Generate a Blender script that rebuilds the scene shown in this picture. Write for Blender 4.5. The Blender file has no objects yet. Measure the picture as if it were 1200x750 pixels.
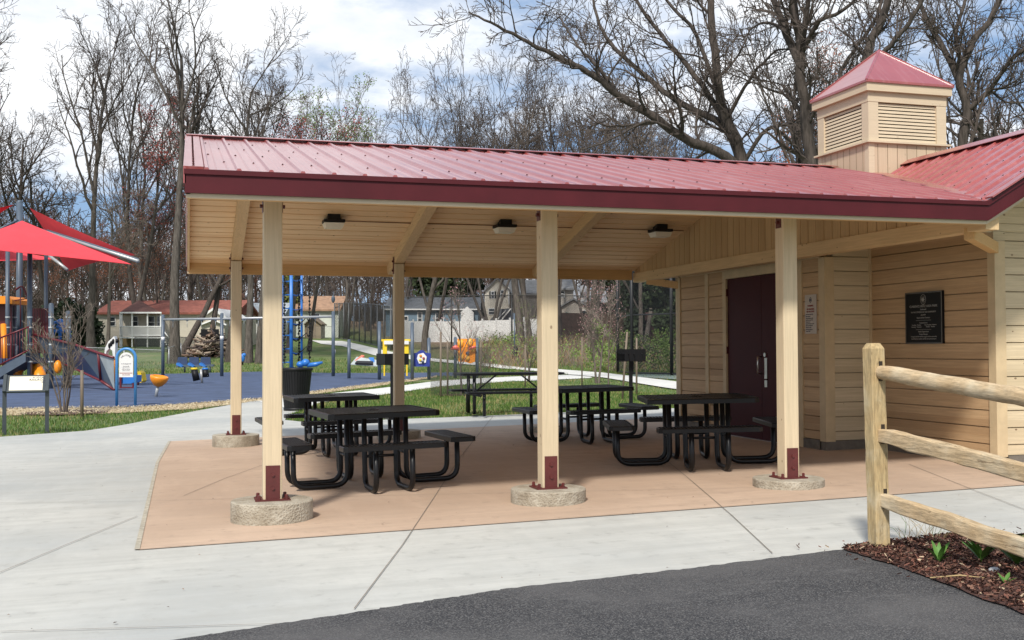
import bpy, math, random
import numpy as np
from mathutils import Vector, Matrix
sc=bpy.context.scene; COL=sc.collection; PI=math.pi
rng=random.Random(7)
# ---------------------------------------------------------------- camera model (matched to the photograph)
YAW,PITCH,ROLL=.287,.0256,-.0042
CAM=np.array([-.634,-8.843,1.342]); FPX=1284.
def basis():
    cy,sy=math.cos(YAW),math.sin(YAW);cp,sp=math.cos(PITCH),math.sin(PITCH)
    f=np.array([sy*cp,cy*cp,sp]);r=np.array([cy,-sy,0.]);u=np.cross(r,f)
    cr,sr=math.cos(ROLL),math.sin(ROLL)
    return r*cr+u*sr,-r*sr+u*cr,f
BR,BU,BF=basis()
def sst(a,b,x):
    t=min(1,max(0,(x-a)/(b-a))); return t*t*(3-2*t)
def tz(x,y):                                   # height of the terrain
    z=.018*min(max(x,-2),8)*(1-sst(12,25,y))
    if y<-3.6: z-= .0*(y)
    q=y+.45*max(0,x-12)
    z+=min(5.5,.055*max(0,q-62))
    if q>60 and y<300: z+=.12*math.sin(x*.31+y*.17)*sst(64,80,q)
    return z
def ray(px,py): return BF+BR*(px-600)/FPX-BU*(py-375)/FPX
def P(px,py,D): return CAM+ray(px,py)*D        # a point at a real distance D in front of the viewer
def G(px,py):                                   # the ground point
    d=ray(px,py); t=3.
    while t<400:
        p=CAM+d*t
        if p[2]<=tz(p[0],p[1]): break
        t*=1.004
    p=CAM+d*t; return np.array([p[0],p[1],tz(p[0],p[1])])
def DD(p): return float((np.array(p)-CAM)@BF)
def at_D(px,D):                                 # ground point in direction px at distance D
    p=P(px,410,D); return np.array([p[0],p[1],tz(p[0],p[1])])
# ---------------------------------------------------------------- mesh builder
class MB:
    def __init__(s): s.v=[];s.f=[];s.m=[];s.n=0;s.sm=[];s.q=[]
    _fc={}
    def ftube(s,pts,r,k,m=0,smooth=False):       # quick tube without caps, for branches
        n=len(pts);t=np.empty((n,3));t[1:-1]=pts[2:]-pts[:-2];t[0]=pts[1]-pts[0];t[-1]=pts[-1]-pts[-2]
        t/=np.sqrt((t*t).sum(1))[:,None]+1e-9
        a=(0.,0.,1.) if abs(t[0,2])<.8 else (1.,0.,0.)
        u=np.stack([t[:,1]*a[2]-t[:,2]*a[1],t[:,2]*a[0]-t[:,0]*a[2],t[:,0]*a[1]-t[:,1]*a[0]],1);u/=np.sqrt((u*u).sum(1))[:,None]+1e-6
        w=np.stack([t[:,1]*u[:,2]-t[:,2]*u[:,1],t[:,2]*u[:,0]-t[:,0]*u[:,2],t[:,0]*u[:,1]-t[:,1]*u[:,0]],1)
        key=(n,k)
        if key not in MB._fc:
            ang=np.arange(k)*2*PI/k
            MB._fc[key]=(np.array([(i*k+j,i*k+(j+1)%k,(i+1)*k+(j+1)%k,(i+1)*k+j) for i in range(n-1) for j in range(k)]),np.cos(ang)[None,:,None],np.sin(ang)[None,:,None])
        F,c,si=MB._fc[key];v=pts[:,None,:]+np.asarray(r)[:,None,None]*(c*u[:,None,:]+si*w[:,None,:])
        s.v.append(v.reshape(-1,3));s.q.append((F+s.n,m,smooth));s.n+=n*k;return s
    def add(s,v,f,m=0,smooth=False):
        v=np.asarray(v,float).reshape(-1,3); s.v.append(v)
        for q in f: s.f.append(tuple(int(i)+s.n for i in q)); s.m.append(m); s.sm.append(smooth)
        s.n+=len(v); return s
    def box(s,x0,y0,z0,x1,y1,z1,m=0):
        v=[(x,y,z) for z in(z0,z1) for y in(y0,y1) for x in(x0,x1)]
        return s.add(v,[(0,2,3,1),(4,5,7,6),(0,1,5,4),(2,6,7,3),(0,4,6,2),(1,3,7,5)],m)
    def bar(s,a,b,w,h,m=0,up=(0,0,1),ch=0):      # beam from a to b, w across, h along up; ch: chamfer
        a=np.array(a,float);b=np.array(b,float);d=b-a;d/=np.linalg.norm(d)
        up=np.array(up,float); sx=np.cross(d,up)
        if np.linalg.norm(sx)<1e-4: sx=np.cross(d,(1,0,0))
        sx/=np.linalg.norm(sx); uy=np.cross(sx,d)
        if ch:
            c=ch;pr=[(-w/2+c,-h/2),(w/2-c,-h/2),(w/2,-h/2+c),(w/2,h/2-c),(w/2-c,h/2),(-w/2+c,h/2),(-w/2,h/2-c),(-w/2,-h/2+c)]
        else: pr=[(-w/2,-h/2),(w/2,-h/2),(w/2,h/2),(-w/2,h/2)]
        n=len(pr);v=[a+sx*p+uy*q for p,q in pr]+[b+sx*p+uy*q for p,q in pr]
        f=[(i,(i+1)%n,n+(i+1)%n,n+i) for i in range(n)]+[tuple(range(n))[::-1],tuple(range(n,2*n))]
        return s.add(v,f,m)
    def tube(s,pts,r,k=8,m=0,cap=True,smooth=True):
        pts=np.asarray(pts,float);n=len(pts)
        r=np.full(n,r) if np.isscalar(r) else np.asarray(r,float)
        t=np.gradient(pts,axis=0) if n>2 else np.array([pts[1]-pts[0]]*2)
        t/=np.linalg.norm(t,axis=1)[:,None]+1e-9
        a=np.array([0,0,1.]) if abs(t[0][2])<.9 else np.array([1.,0,0])
        u=np.cross(t[0],a);u/=np.linalg.norm(u)
        ang=np.arange(k)*2*PI/k;c=np.cos(ang)[:,None];si=np.sin(ang)[:,None]
        out=[]
        for i in range(n):
            u=u-t[i]*(u@t[i]);u/=np.linalg.norm(u)+1e-9;w=np.cross(t[i],u)
            out.append(pts[i]+r[i]*(c*u+si*w))
        f=[(i*k+j,i*k+(j+1)%k,(i+1)*k+(j+1)%k,(i+1)*k+j) for i in range(n-1) for j in range(k)]
        if cap: f+= [tuple(range(k))[::-1],tuple(range((n-1)*k,n*k))]
        return s.add(np.concatenate(out),f,m,smooth)
    def lathe(s,c,prof,k=24,m=0,smooth=True,axis=None):
        v=[];
        for r,z in prof:
            for j in range(k): v.append((c[0]+r*math.cos(2*PI*j/k),c[1]+r*math.sin(2*PI*j/k),c[2]+z))
        n=len(prof);f=[(i*k+j,i*k+(j+1)%k,(i+1)*k+(j+1)%k,(i+1)*k+j) for i in range(n-1) for j in range(k)]
        if prof[0][0]>1e-6: f.append(tuple(range(k))[::-1])
        if prof[-1][0]>1e-6: f.append(tuple(range((n-1)*k,n*k)))
        return s.add(v,f,m,smooth)
    def prism(s,poly,d,m=0):                     # closed 3-D polygon extruded by vector d
        poly=np.asarray(poly,float);n=len(poly);v=np.concatenate([poly,poly+np.asarray(d,float)])
        return s.add(v,[tuple(range(n))[::-1],tuple(range(n,2*n))]+[(i,(i+1)%n,n+(i+1)%n,n+i) for i in range(n)],m)
    def quad(s,a,b,c,d,m=0): return s.add([a,b,c,d],[(0,1,2,3)],m)
    def ball(s,c,r,k=10,m=0,sq=(1,1,1)):
        v=[];h=k//2+1
        for i in range(h+1):
            th=PI*i/h
            for j in range(k): v.append((c[0]+sq[0]*r*math.sin(th)*math.cos(2*PI*j/k),c[1]+sq[1]*r*math.sin(th)*math.sin(2*PI*j/k),c[2]+sq[2]*r*math.cos(th)))
        return s.add(v,[(i*k+j,(i+1)*k+j,(i+1)*k+(j+1)%k,i*k+(j+1)%k) for i in range(h) for j in range(k)],m,True)
    def mesh(s,name,mats,fix=True):
        me=bpy.data.meshes.new(name)
        V=np.concatenate(s.v) if s.v else np.zeros((0,3))
        if s.q:
            Q=np.concatenate([q[0] for q in s.q]);ls=[len(f) for f in s.f];fl=[i for f in s.f for i in f]
            L=np.concatenate([Q.ravel(),np.array(fl,dtype=np.int64)]).astype(np.int32);T_=np.concatenate([np.full(len(Q),4),np.array(ls,dtype=np.int64)]).astype(np.int32)
            me.vertices.add(len(V));me.vertices.foreach_set('co',V.ravel().astype(np.float32));me.loops.add(len(L));me.loops.foreach_set('vertex_index',L)
            me.polygons.add(len(T_));me.polygons.foreach_set('loop_start',np.concatenate([[0],np.cumsum(T_)[:-1]]).astype(np.int32));me.polygons.foreach_set('loop_total',T_)
            MI=[];SM=[]
            for q in s.q: MI+=[q[1]]*len(q[0]);SM+=[q[2]]*len(q[0])
            s.m=MI+list(s.m);s.sm=SM+list(s.sm);me.update(calc_edges=True)
        else: me.from_pydata(V.tolist(),[],s.f)
        for m in (mats if isinstance(mats,(list,tuple)) else [mats]): me.materials.append(m)
        me.polygons.foreach_set('material_index',s.m); me.polygons.foreach_set('use_smooth',s.sm)
        if fix and len(s.f)<60000:
            import bmesh
            b=bmesh.new();b.from_mesh(me);bmesh.ops.recalc_face_normals(b,faces=b.faces);b.to_mesh(me);b.free()
        me.update();return me
def xf(mb,loc=(0,0,0),rz=0,inv=False):           # world -> local of an empty, in place
    c,s=math.cos(-rz),math.sin(-rz);Rm=np.array([[c,-s,0],[s,c,0],[0,0,1]])
    mb.v=[(v-np.array(loc))@Rm.T for v in mb.v]; return mb
def thing(name,label,cat,loc=(0,0,0),rz=0,group=None,sc_=1):
    o=bpy.data.objects.new(name,None);COL.objects.link(o);o.location=[float(a) for a in loc];o.rotation_euler=(0,0,rz);o.scale=(sc_,)*3
    o.empty_display_size=.3;o['label']=label;o['category']=cat
    if group:o['group']=group
    return o
def obj(name,mb,mat,parent=None,label=None):
    me=mb if isinstance(mb,bpy.types.Mesh) else mb.mesh(name,mat)
    o=bpy.data.objects.new(name,me);COL.objects.link(o)
    if parent:o.parent=parent
    if label:o['label']=label
    return o
def tag(o,label,cat,group=None):
    o['label']=label;o['category']=cat
    if group:o['group']=group
    return o
def struct(name,mb,mat,kind='structure',label=None,cat=None):
    o=obj(name,mb,mat);o['kind']=kind
    if label:o['label']=label
    if cat:o['category']=cat
    return o
def dup(root,loc,rz=0,label=None,s=None):
    def cp(o,par):
        c=o.copy();COL.objects.link(c)
        if par is not None:c.parent=par
        for ch in kids.get(o,[]):cp(ch,c)
        return c
    kids={}
    for o in list(root.children_recursive): kids.setdefault(o.parent,[]).append(o)
    r=cp(root,None);r.location=[float(a) for a in loc];r.rotation_euler=(0,0,rz)
    if label:r['label']=label
    if s:r.scale=(s,s,s) if np.isscalar(s) else s
    return r
def text_mb(txt,size,depth=.002,align='CENTER'):
    c=bpy.data.curves.new('t','FONT');c.body=txt;c.size=size;c.extrude=depth;c.align_x=align;c.align_y='CENTER';c.resolution_u=2
    o=bpy.data.objects.new('t',c);COL.objects.link(o);dg=bpy.context.evaluated_depsgraph_get();dg.update()
    me=bpy.data.meshes.new_from_object(o.evaluated_get(dg))
    v=np.array([tuple(x.co) for x in me.vertices]) if len(me.vertices) else np.zeros((0,3));f=[tuple(p.vertices) for p in me.polygons]
    bpy.data.objects.remove(o);bpy.data.curves.remove(c);bpy.data.meshes.remove(me);return v,f
def put_text(mb,txt,size,org,ax,ay,m=0,align='CENTER',depth=.002):   # text in the plane (ax,ay) at org
    v,f=text_mb(txt,size,depth,align);ax=np.array(ax,float);ay=np.array(ay,float);az=np.cross(ax,ay)
    mb.add(np.array(org)+v[:,:1]*ax+v[:,1:2]*ay+v[:,2:3]*az,f,m)
# ---------------------------------------------------------------- materials
def N(nt,t,**k):
    n=nt.nodes.new(t)
    for a,b in k.items():
        if a=='inp':
            for i,vv in b.items(): n.inputs[i].default_value=vv
        else:setattr(n,a,b)
    return n
def col(c): return (c[0],c[1],c[2],1)
def newmat(name):
    m=bpy.data.materials.new(name);m.use_nodes=True;nt=m.node_tree;b=nt.nodes['Principled BSDF'];return m,nt,b
def mixc(nt,fac,a,b,blend='MIX'):
    n=N(nt,'ShaderNodeMix',data_type='RGBA',blend_type=blend)
    for i,x in((0,fac),(6,a),(7,b)):
        if hasattr(x,'links'):nt.links.new(x,n.inputs[i])
        elif i: n.inputs[i].default_value=col(x)
        else:n.inputs[i].default_value=x
    return n.outputs[2]
def math_(nt,op,a,b=0.,c=None):
    n=N(nt,'ShaderNodeMath',operation=op)
    for i,x in enumerate((a,b,c)):
        if x is None:continue
        if hasattr(x,'links'):nt.links.new(x,n.inputs[i])
        else:n.inputs[i].default_value=x
    return n.outputs[0]
def ramp(nt,src,p0,p1,c0=(0,0,0),c1=(1,1,1)):
    if p0>p1: p0,p1,c0,c1=p1,p0,c1,c0
    n=N(nt,'ShaderNodeValToRGB');e=n.color_ramp.elements;e[0].position=p0;e[1].position=p1;e[0].color=col(c0);e[1].color=col(c1)
    nt.links.new(src,n.inputs[0]);return n.outputs[0]
def coords(nt,scale=(1,1,1),kind='Object',rot=(0,0,0)):
    t=N(nt,'ShaderNodeTexCoord');m=N(nt,'ShaderNodeMapping');m.inputs['Scale'].default_value=scale;m.inputs['Rotation'].default_value=rot
    nt.links.new(t.outputs[kind],m.inputs[0]);return m.outputs[0]
def noise(nt,vec,scale,det=4,rough=.6):
    n=N(nt,'ShaderNodeTexNoise');n.inputs['Scale'].default_value=scale;n.inputs['Detail'].default_value=det;n.inputs['Roughness'].default_value=rough
    nt.links.new(vec,n.inputs['Vector']);return n.outputs['Fac']
def bump(nt,b,h,st,dist=.01):
    n=N(nt,'ShaderNodeBump');n.inputs['Strength'].default_value=st;n.inputs['Distance'].default_value=dist
    nt.links.new(h,n.inputs['Height']);nt.links.new(n.outputs[0],b.inputs['Normal'])
def M(name,c,rough=.6,var=.15,scale=8,metal=0,bmp=0,bs=40,c2=None,spec=None):
    m,nt,b=newmat(name);v=coords(nt);n=noise(nt,v,scale)
    c2=c2 or tuple(x*(1-var*2) for x in c);c1=tuple(min(1,x*(1+var*.6)) for x in c)
    nt.links.new(mixc(nt,ramp(nt,n,.3,.7),c2,c1),b.inputs['Base Color'])
    b.inputs['Roughness'].default_value=rough;b.inputs['Metallic'].default_value=metal
    if spec is not None:b.inputs['Specular IOR Level'].default_value=spec
    if bmp: bump(nt,b,noise(nt,v,bs,3),bmp,.01)
    return m
def wood(name,c,c2,stack=2,length=0,width=.17,knots=1.,phase=0,grain=1.,rough=.65,joint=.0,fine=60):
    """painted / clear boards: per-board tone, grain along `length`, knots"""
    m,nt,b=newmat(name);t=N(nt,'ShaderNodeTexCoord');sp=N(nt,'ShaderNodeSeparateXYZ');nt.links.new(t.outputs['Object'],sp.inputs[0])
    sc_=[fine,fine,fine];sc_[length]=2.2
    mp=N(nt,'ShaderNodeMapping');mp.inputs['Scale'].default_value=sc_;nt.links.new(t.outputs['Object'],mp.inputs[0])
    g=noise(nt,mp.outputs[0],1.,5,.65)
    s=math_(nt,'DIVIDE',math_(nt,'SUBTRACT',sp.outputs[stack],phase),width);fl=math_(nt,'FLOOR',s)
    wn=N(nt,'ShaderNodeTexWhiteNoise',noise_dimensions='1D');nt.links.new(fl,wn.inputs['W'])
    base=mixc(nt,wn.outputs['Value'],c,c2)
    base=mixc(nt,math_(nt,'MULTIPLY',ramp(nt,g,.35,.75),.55*grain),base,tuple(x*.62 for x in c))
    big=noise(nt,coords(nt),1.3,3);base=mixc(nt,math_(nt,'MULTIPLY',ramp(nt,big,.35,.8),.25),base,tuple(x*.6 for x in c2))
    if knots:
        ks=[13,13,13];ks[length]=8.5
        vo=N(nt,'ShaderNodeTexVoronoi');mp2=N(nt,'ShaderNodeMapping');mp2.inputs['Scale'].default_value=ks
        nt.links.new(t.outputs['Object'],mp2.inputs[0]);nt.links.new(mp2.outputs[0],vo.inputs['Vector']);vo.inputs['Scale'].default_value=1.
        sep=N(nt,'ShaderNodeSeparateColor');nt.links.new(vo.outputs['Color'],sep.inputs[0])
        rad=math_(nt,'MULTIPLY',math_(nt,'GREATER_THAN',sep.outputs[0],.58),math_(nt,'MULTIPLY',sep.outputs[1],.16))
        k=math_(nt,'LESS_THAN',vo.outputs['Distance'],rad)
        base=mixc(nt,math_(nt,'MULTIPLY',k,.75*knots),base,(.10,.045,.018))
    nt.links.new(base,b.inputs['Base Color']);b.inputs['Roughness'].default_value=rough
    bump(nt,b,g,.25,.004);return m
def mat_ground():
    m,nt,b=newmat('grass_ground');v=coords(nt)
    a=noise(nt,v,.35,5);f=noise(nt,v,14,6,.75)
    g=mixc(nt,ramp(nt,f,.3,.7),(.045,.075,.018),(.13,.19,.045))
    g=mixc(nt,math_(nt,'MULTIPLY',ramp(nt,a,.5,.72),.7),g,(.24,.20,.10))
    sp=N(nt,'ShaderNodeSeparateXYZ');nt.links.new(v,sp.inputs[0])
    q=math_(nt,'ADD',sp.outputs[1],math_(nt,'MULTIPLY',math_(nt,'MAXIMUM',math_(nt,'SUBTRACT',sp.outputs[0],12),0),.45))
    q=math_(nt,'ADD',q,math_(nt,'MULTIPLY',a,14))
    msk=math_(nt,'MULTIPLY',ramp(nt,math_(nt,'MULTIPLY',q,.01),.74,.80),ramp(nt,math_(nt,'MULTIPLY',sp.outputs[0],.01),.16,.22))
    lit=mixc(nt,ramp(nt,noise(nt,v,6,6,.8),.35,.65),(.09,.055,.032),(.33,.22,.14))
    g=mixc(nt,msk,g,lit)
    # worn dirt by the signs
    nt.links.new(g,b.inputs['Base Color']);b.inputs['Roughness'].default_value=.95;bump(nt,b,f,.5,.03);return m
def mat_concrete(name,c,c2,streak=.35,rot=0.):
    m,nt,b=newmat(name);v=coords(nt)
    big=noise(nt,v,.45,5,.6);med=noise(nt,v,3.5,5,.7);fine=noise(nt,v,90,3,.7)
    st=noise(nt,coords(nt,(1.2,55,1),rot=(0,0,rot)),1.,3,.6)
    big2=noise(nt,v,.17,3,.5);k=mixc(nt,ramp(nt,math_(nt,'ADD',math_(nt,'MULTIPLY',big,.55),math_(nt,'MULTIPLY',big2,.45)),.41,.58),c2,c);k=mixc(nt,math_(nt,'MULTIPLY',ramp(nt,med,.46,.7),.5),k,tuple(x*.70 for x in c))
    k=mixc(nt,math_(nt,'MULTIPLY',ramp(nt,st,.4,.7),streak),k,tuple(x*.84 for x in c));k=mixc(nt,math_(nt,'MULTIPLY',ramp(nt,fine,.55,.8),.25),k,tuple(x*.7 for x in c))
    st2=noise(nt,coords(nt,(.35,5,1),rot=(0,0,rot*.3)),1.,5,.65);k=mixc(nt,math_(nt,'MULTIPLY',ramp(nt,st2,.42,.66),.5),k,tuple(x*.70 for x in c))
    st3=noise(nt,coords(nt,(2.2,.5,1),rot=(0,0,.5)),1.,6,.7);k=mixc(nt,math_(nt,'MULTIPLY',ramp(nt,st3,.50,.74),.3),k,tuple(min(1,x*1.12) for x in c))
    sp_=noise(nt,v,7,4,.6);k=mixc(nt,math_(nt,'MULTIPLY',ramp(nt,sp_,.60,.70),.45),k,tuple(x*.6 for x in c))
    nt.links.new(k,b.inputs['Base Color']);b.inputs['Roughness'].default_value=.88;bump(nt,b,math_(nt,'ADD',fine,st),.25,.004);return m
def mat_asphalt():
    m,nt,b=newmat('asphalt');v=coords(nt);vo=N(nt,'ShaderNodeTexVoronoi');vo.inputs['Scale'].default_value=170;nt.links.new(v,vo.inputs['Vector'])
    sep=N(nt,'ShaderNodeSeparateColor');nt.links.new(vo.outputs['Color'],sep.inputs[0])
    k=mixc(nt,ramp(nt,sep.outputs[0],.5,1.),(.022,.022,.025),(.15,.145,.14));big=noise(nt,v,.9,4)
    k=mixc(nt,math_(nt,'MULTIPLY',ramp(nt,big,.42,.62),.6),k,(.105,.10,.098));b2=noise(nt,coords(nt,(1,5,1)),2.2,5,.7);k=mixc(nt,math_(nt,'MULTIPLY',ramp(nt,b2,.58,.74),.5),k,(.16,.155,.15));nt.links.new(k,b.inputs['Base Color'])
    b.inputs['Roughness'].default_value=.85;bump(nt,b,vo.outputs['Distance'],.8,.006);return m
def mat_mesh(name,c,density=.3,cell=.06):        # woven wire: see-through between diagonal wires
    m,nt,b=newmat(name);v=coords(nt);sp=N(nt,'ShaderNodeSeparateXYZ');nt.links.new(v,sp.inputs[0])
    h=math_(nt,'ADD',sp.outputs[0],sp.outputs[1])
    def w(s): 
        x=math_(nt,'FRACT',math_(nt,'DIVIDE',math_(nt,'ADD',h,math_(nt,'MULTIPLY',sp.outputs[2],s)),cell));return math_(nt,'LESS_THAN',x,density/2)
    a=math_(nt,'MAXIMUM',w(1.),w(-1.));nt.links.new(a,b.inputs['Alpha']);b.inputs['Base Color'].default_value=col(c);b.inputs['Roughness'].default_value=.5;return m
def metal_roof():
    m,nt,b=newmat('red_metal');v=coords(nt);n=noise(nt,v,1.1,4);n2=noise(nt,coords(nt,(14,1.5,1.5)),1,4)
    k=mixc(nt,ramp(nt,n,.3,.7),(.26,.043,.038),(.33,.068,.060));k=mixc(nt,math_(nt,'MULTIPLY',ramp(nt,n2,.5,.8),.22),k,(.55,.33,.32))
    nt.links.new(k,b.inputs['Base Color']);b.inputs['Roughness'].default_value=.30;b.inputs['Specular IOR Level'].default_value=.9;b.inputs['Coat Weight'].default_value=.55;b.inputs['Coat Roughness'].default_value=.22;return m
m_roof=metal_roof()
m_fascia=M('maroon_metal',(.075,.009,.013),.5,.1,3,spec=.25)
m_screw=M('dark_screw',(.025,.008,.008),.6,spec=.1)
m_tan=wood('tan_board',(.55,.45,.31),(.60,.49,.345),2,0,.4,.3,grain=.5)
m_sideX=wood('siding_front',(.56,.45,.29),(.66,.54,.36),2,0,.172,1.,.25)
m_sideY=wood('siding_side_shaded',(.44,.275,.14),(.60,.405,.225),2,1,.172,1.,.25)  # same siding as the front, with the recess shade put into its colour
m_vert=wood('vertical_board',(.50,.32,.15),(.62,.42,.215),1,2,.165,1.)
m_vertX=wood('vertical_board_front',(.50,.38,.26),(.56,.44,.30),0,2,.14,.2,grain=.5)
m_vertY=wood('vertical_board_side',(.60,.46,.28),(.66,.51,.32),1,2,.14,.2,grain=.5)
m_ceil=wood('ceiling_board',(.80,.52,.27),(.94,.70,.42),1,0,.19,.7)
m_beamX=wood('beam_wood',(.60,.36,.15),(.66,.41,.18),2,0,1.,.8)
m_beamY=wood('rafter_wood',(.62,.42,.21),(.68,.48,.26),0,1,1.,.8)
m_post=wood('post_wood',(.58,.47,.31),(.63,.51,.34),0,2,2.3,.8,phase=-1.2,grain=.9)
m_corn=M('corner_trim',(.56,.43,.26),.65,.08,5)
m_steel=M('maroon_steel',(.10,.018,.016),.45,.15,9,bmp=.1)
m_door=M('maroon_door',(.050,.008,.012),.55,.06,2,spec=.15)
m_chrome=M('brushed_steel',(.62,.62,.6),.3,.05,9,metal=1)
m_found=M('foundation_block',(.16,.14,.115),.9,.15,12,bmp=.3)
m_foot=None
def mat_footing():
    m,nt,b=newmat('cast_concrete');v=coords(nt);a=noise(nt,v,5,6,.7);vo=N(nt,'ShaderNodeTexVoronoi');vo.inputs['Scale'].default_value=60;nt.links.new(v,vo.inputs['Vector'])
    k=mixc(nt,ramp(nt,a,.35,.68),(.24,.20,.145),(.46,.42,.34));k=mixc(nt,math_(nt,'MULTIPLY',math_(nt,'LESS_THAN',vo.outputs['Distance'],.22),.55),k,(.10,.085,.065))
    nt.links.new(k,b.inputs['Base Color']);b.inputs['Roughness'].default_value=.9;bump(nt,b,math_(nt,'ADD',a,vo.outputs['Distance']),.6,.012);return m
m_foot=mat_footing()
m_conc=mat_concrete('light_concrete',(.475,.468,.43),(.34,.35,.34),.5)
m_pad=mat_concrete('terracotta_concrete',(.50,.365,.265),(.36,.255,.18),.6,rot=1.2)
m_joint=M('joint_gap',(.20,.165,.13),.95)
m_path=mat_concrete('path_concrete',(.66,.65,.61),(.58,.57,.54),.1)
m_asph=mat_asphalt();m_grass=mat_ground()
m_blackm=M('black_coated_steel',(.006,.006,.007),.36,.1,30,spec=.34)
m_black=M('black_plastic',(.008,.008,.009),.5,.1,8,spec=.3)
def weathered(name,c,length,seed):
    m,nt,b=newmat(name);S=[60,60,60];S[length]=7;v=coords(nt,tuple(S));g=noise(nt,v,1.,6,.75);S2=[26,26,26];S2[length]=3.
    v2=coords(nt,tuple(S2));cr=noise(nt,v2,1.3,5,.75);big=noise(nt,coords(nt),4.5,4,.6)
    k=mixc(nt,ramp(nt,g,.38,.60),tuple(x*.66 for x in c),tuple(min(1,x*1.12) for x in c));k=mixc(nt,math_(nt,'MULTIPLY',ramp(nt,big,.52,.75),.5),k,(.42,.26,.11))
    k=mixc(nt,math_(nt,'MULTIPLY',ramp(nt,big,.5,.3),.5),k,(.62,.56,.42));ck=ramp(nt,cr,.375,.345);k=mixc(nt,math_(nt,'MULTIPLY',ck,.6),k,(.13,.08,.04))
    vo=N(nt,'ShaderNodeTexVoronoi');vo.inputs['Scale'].default_value=4.2;nt.links.new(coords(nt,(1,1,1)),vo.inputs['Vector']);kn=ramp(nt,vo.outputs['Distance'],.05,.02);k=mixc(nt,math_(nt,'MULTIPLY',kn,.7),k,(.15,.07,.03))
    nt.links.new(k,b.inputs['Base Color']);b.inputs['Roughness'].default_value=.9;b.inputs['Specular IOR Level'].default_value=.2
    bump(nt,b,math_(nt,'SUBTRACT',g,math_(nt,'MULTIPLY',ck,1.5)),.7,.008);return m
m_rail=weathered('weathered_rail',(.50,.375,.23),1,1);m_fpost=weathered('weathered_post',(.46,.345,.185),2,2)
m_endgrain=M('end_grain',(.55,.48,.36),.85,.1,30)
m_white=M('white_paint',(.75,.75,.73),.55,.04,3)
m_slate=M('slate_blue_pipe',(.075,.10,.135),.4,.08,6)
m_grey=M('galvanised_pipe',(.42,.43,.44),.4,.08,6,metal=.4)
m_blue=M('bright_blue_paint',(.03,.17,.52),.35,.06,3)
m_arch=M('sign_blue_paint',(.05,.22,.52),.35,.06,3)
m_maroonp=M('maroon_pipe',(.12,.012,.018),.4,.08,3)
m_orange=M('orange_plastic',(.80,.26,.01),.4,.06,3)
m_yellow=M('yellow_plastic',(.80,.55,.02),.4,.06,3)
m_sail=M('red_sail_fabric',(.68,.045,.06),.85,.05,2,bmp=.1,bs=300)
m_navy=M('navy_panel',(.03,.05,.11),.4,.1,4)
m_lgrey=M('pale_grey_panel',(.42,.46,.46),.5,.1,3)
m_stake=wood('stake_wood',(.16,.12,.085),(.2,.15,.11),0,2,3.,0)
m_cream=M('sign_cream',(.68,.64,.50),.5,.04,3)
m_ink=M('dark_ink',(.06,.06,.10),.6)
m_redink=M('red_ink',(.30,.05,.04),.6)
m_signw=M('sign_white',(.66,.66,.66),.4,.03,3)
m_bronze=M('black_bronze',(.006,.006,.007),.5,.05,6,spec=.2)
m_silver=M('plaque_letter',(.28,.27,.25),.4,.05,6)
m_lens=M('frosted_lens',(.75,.72,.62),.3,.03,4)
m_mesh_b=mat_mesh('black_chain_link',(.012,.012,.014),.36,.05)
m_mesh_g=mat_mesh('grey_chain_link',(.25,.26,.26),.16,.06)
m_screen=mat_mesh('dark_wind_mesh',(.015,.02,.02),.62,.05)
m_guard=mat_mesh('plastic_guard_mesh',(.02,.022,.022),.30,.03)
BGS=.088;SUNE=4.0;SUNA=6;EXPO=.22;SKYOFF=(3.1,1.7,0)
# ---------------------------------------------------------------- ground and paved surfaces
import bmesh
def drape(name,poly,mat,off,step=1.,thick=0,kind='structure',label=None,cat=None,aux=None):
    b=bmesh.new();vs=[b.verts.new((float(p[0]),float(p[1]),0)) for p in poly];b.faces.new(vs)
    X=[p[0] for p in poly];Y=[p[1] for p in poly]
    for ax,(lo,hi) in enumerate(((min(X),max(X)),(min(Y),max(Y)))):
        k=math.floor(lo/step)*step+step
        while k<hi:
            co=[0,0,0];co[ax]=k;no=[0,0,0];no[ax]=1
            bmesh.ops.bisect_plane(b,geom=b.verts[:]+b.edges[:]+b.faces[:],plane_co=co,plane_no=no,dist=1e-5);k+=step
    for v in b.verts: v.co.z=tz(v.co.x,v.co.y)+off
    if thick:
        r=bmesh.ops.extrude_face_region(b,geom=b.faces[:])
        for g in r['geom']:
            if isinstance(g,bmesh.types.BMVert): g.co.z-=thick
    bmesh.ops.recalc_face_normals(b,faces=b.faces)
    if not thick:
        for f in b.faces:
            if f.normal.z<0: f.normal_flip()
    me=bpy.data.meshes.new(name);b.to_mesh(me);b.free();me.materials.append(mat)
    o=obj(name,me,None);o['kind']=kind
    if label:o['label']=label
    if cat:o['category']=cat
    return o
def jitter(poly,n=6,a=.03,seed=1):
    r=random.Random(seed);out=[]
    for i in range(len(poly)):
        p,q=np.array(poly[i][:2]),np.array(poly[(i+1)%len(poly)][:2])
        for k in range(n): out.append(p+(q-p)*k/n+(np.array([r.uniform(-a,a),r.uniform(-a,a)]) if k else 0))
    return out
def make_ground():
    xs=np.concatenate([np.arange(-160,-30,10),np.arange(-30,46,1),np.arange(46,100,4),np.arange(100,261,16)]).astype(float)
    ys=np.concatenate([np.arange(-60,-12,6),np.arange(-12,110,1),np.arange(110,170,4),np.arange(170,460,20)]).astype(float)
    V=[(x,y,tz(x,y)-.018) for y in ys for x in xs];w=len(xs)
    F=[(j*w+i,j*w+i+1,(j+1)*w+i+1,(j+1)*w+i) for j in range(len(ys)-1) for i in range(w-1)]
    mb=MB();mb.add(V,F,0,True);return mb
struct('ground',make_ground(),m_grass)
gp=lambda L:[G(*q)[:2] for q in L]
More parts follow.
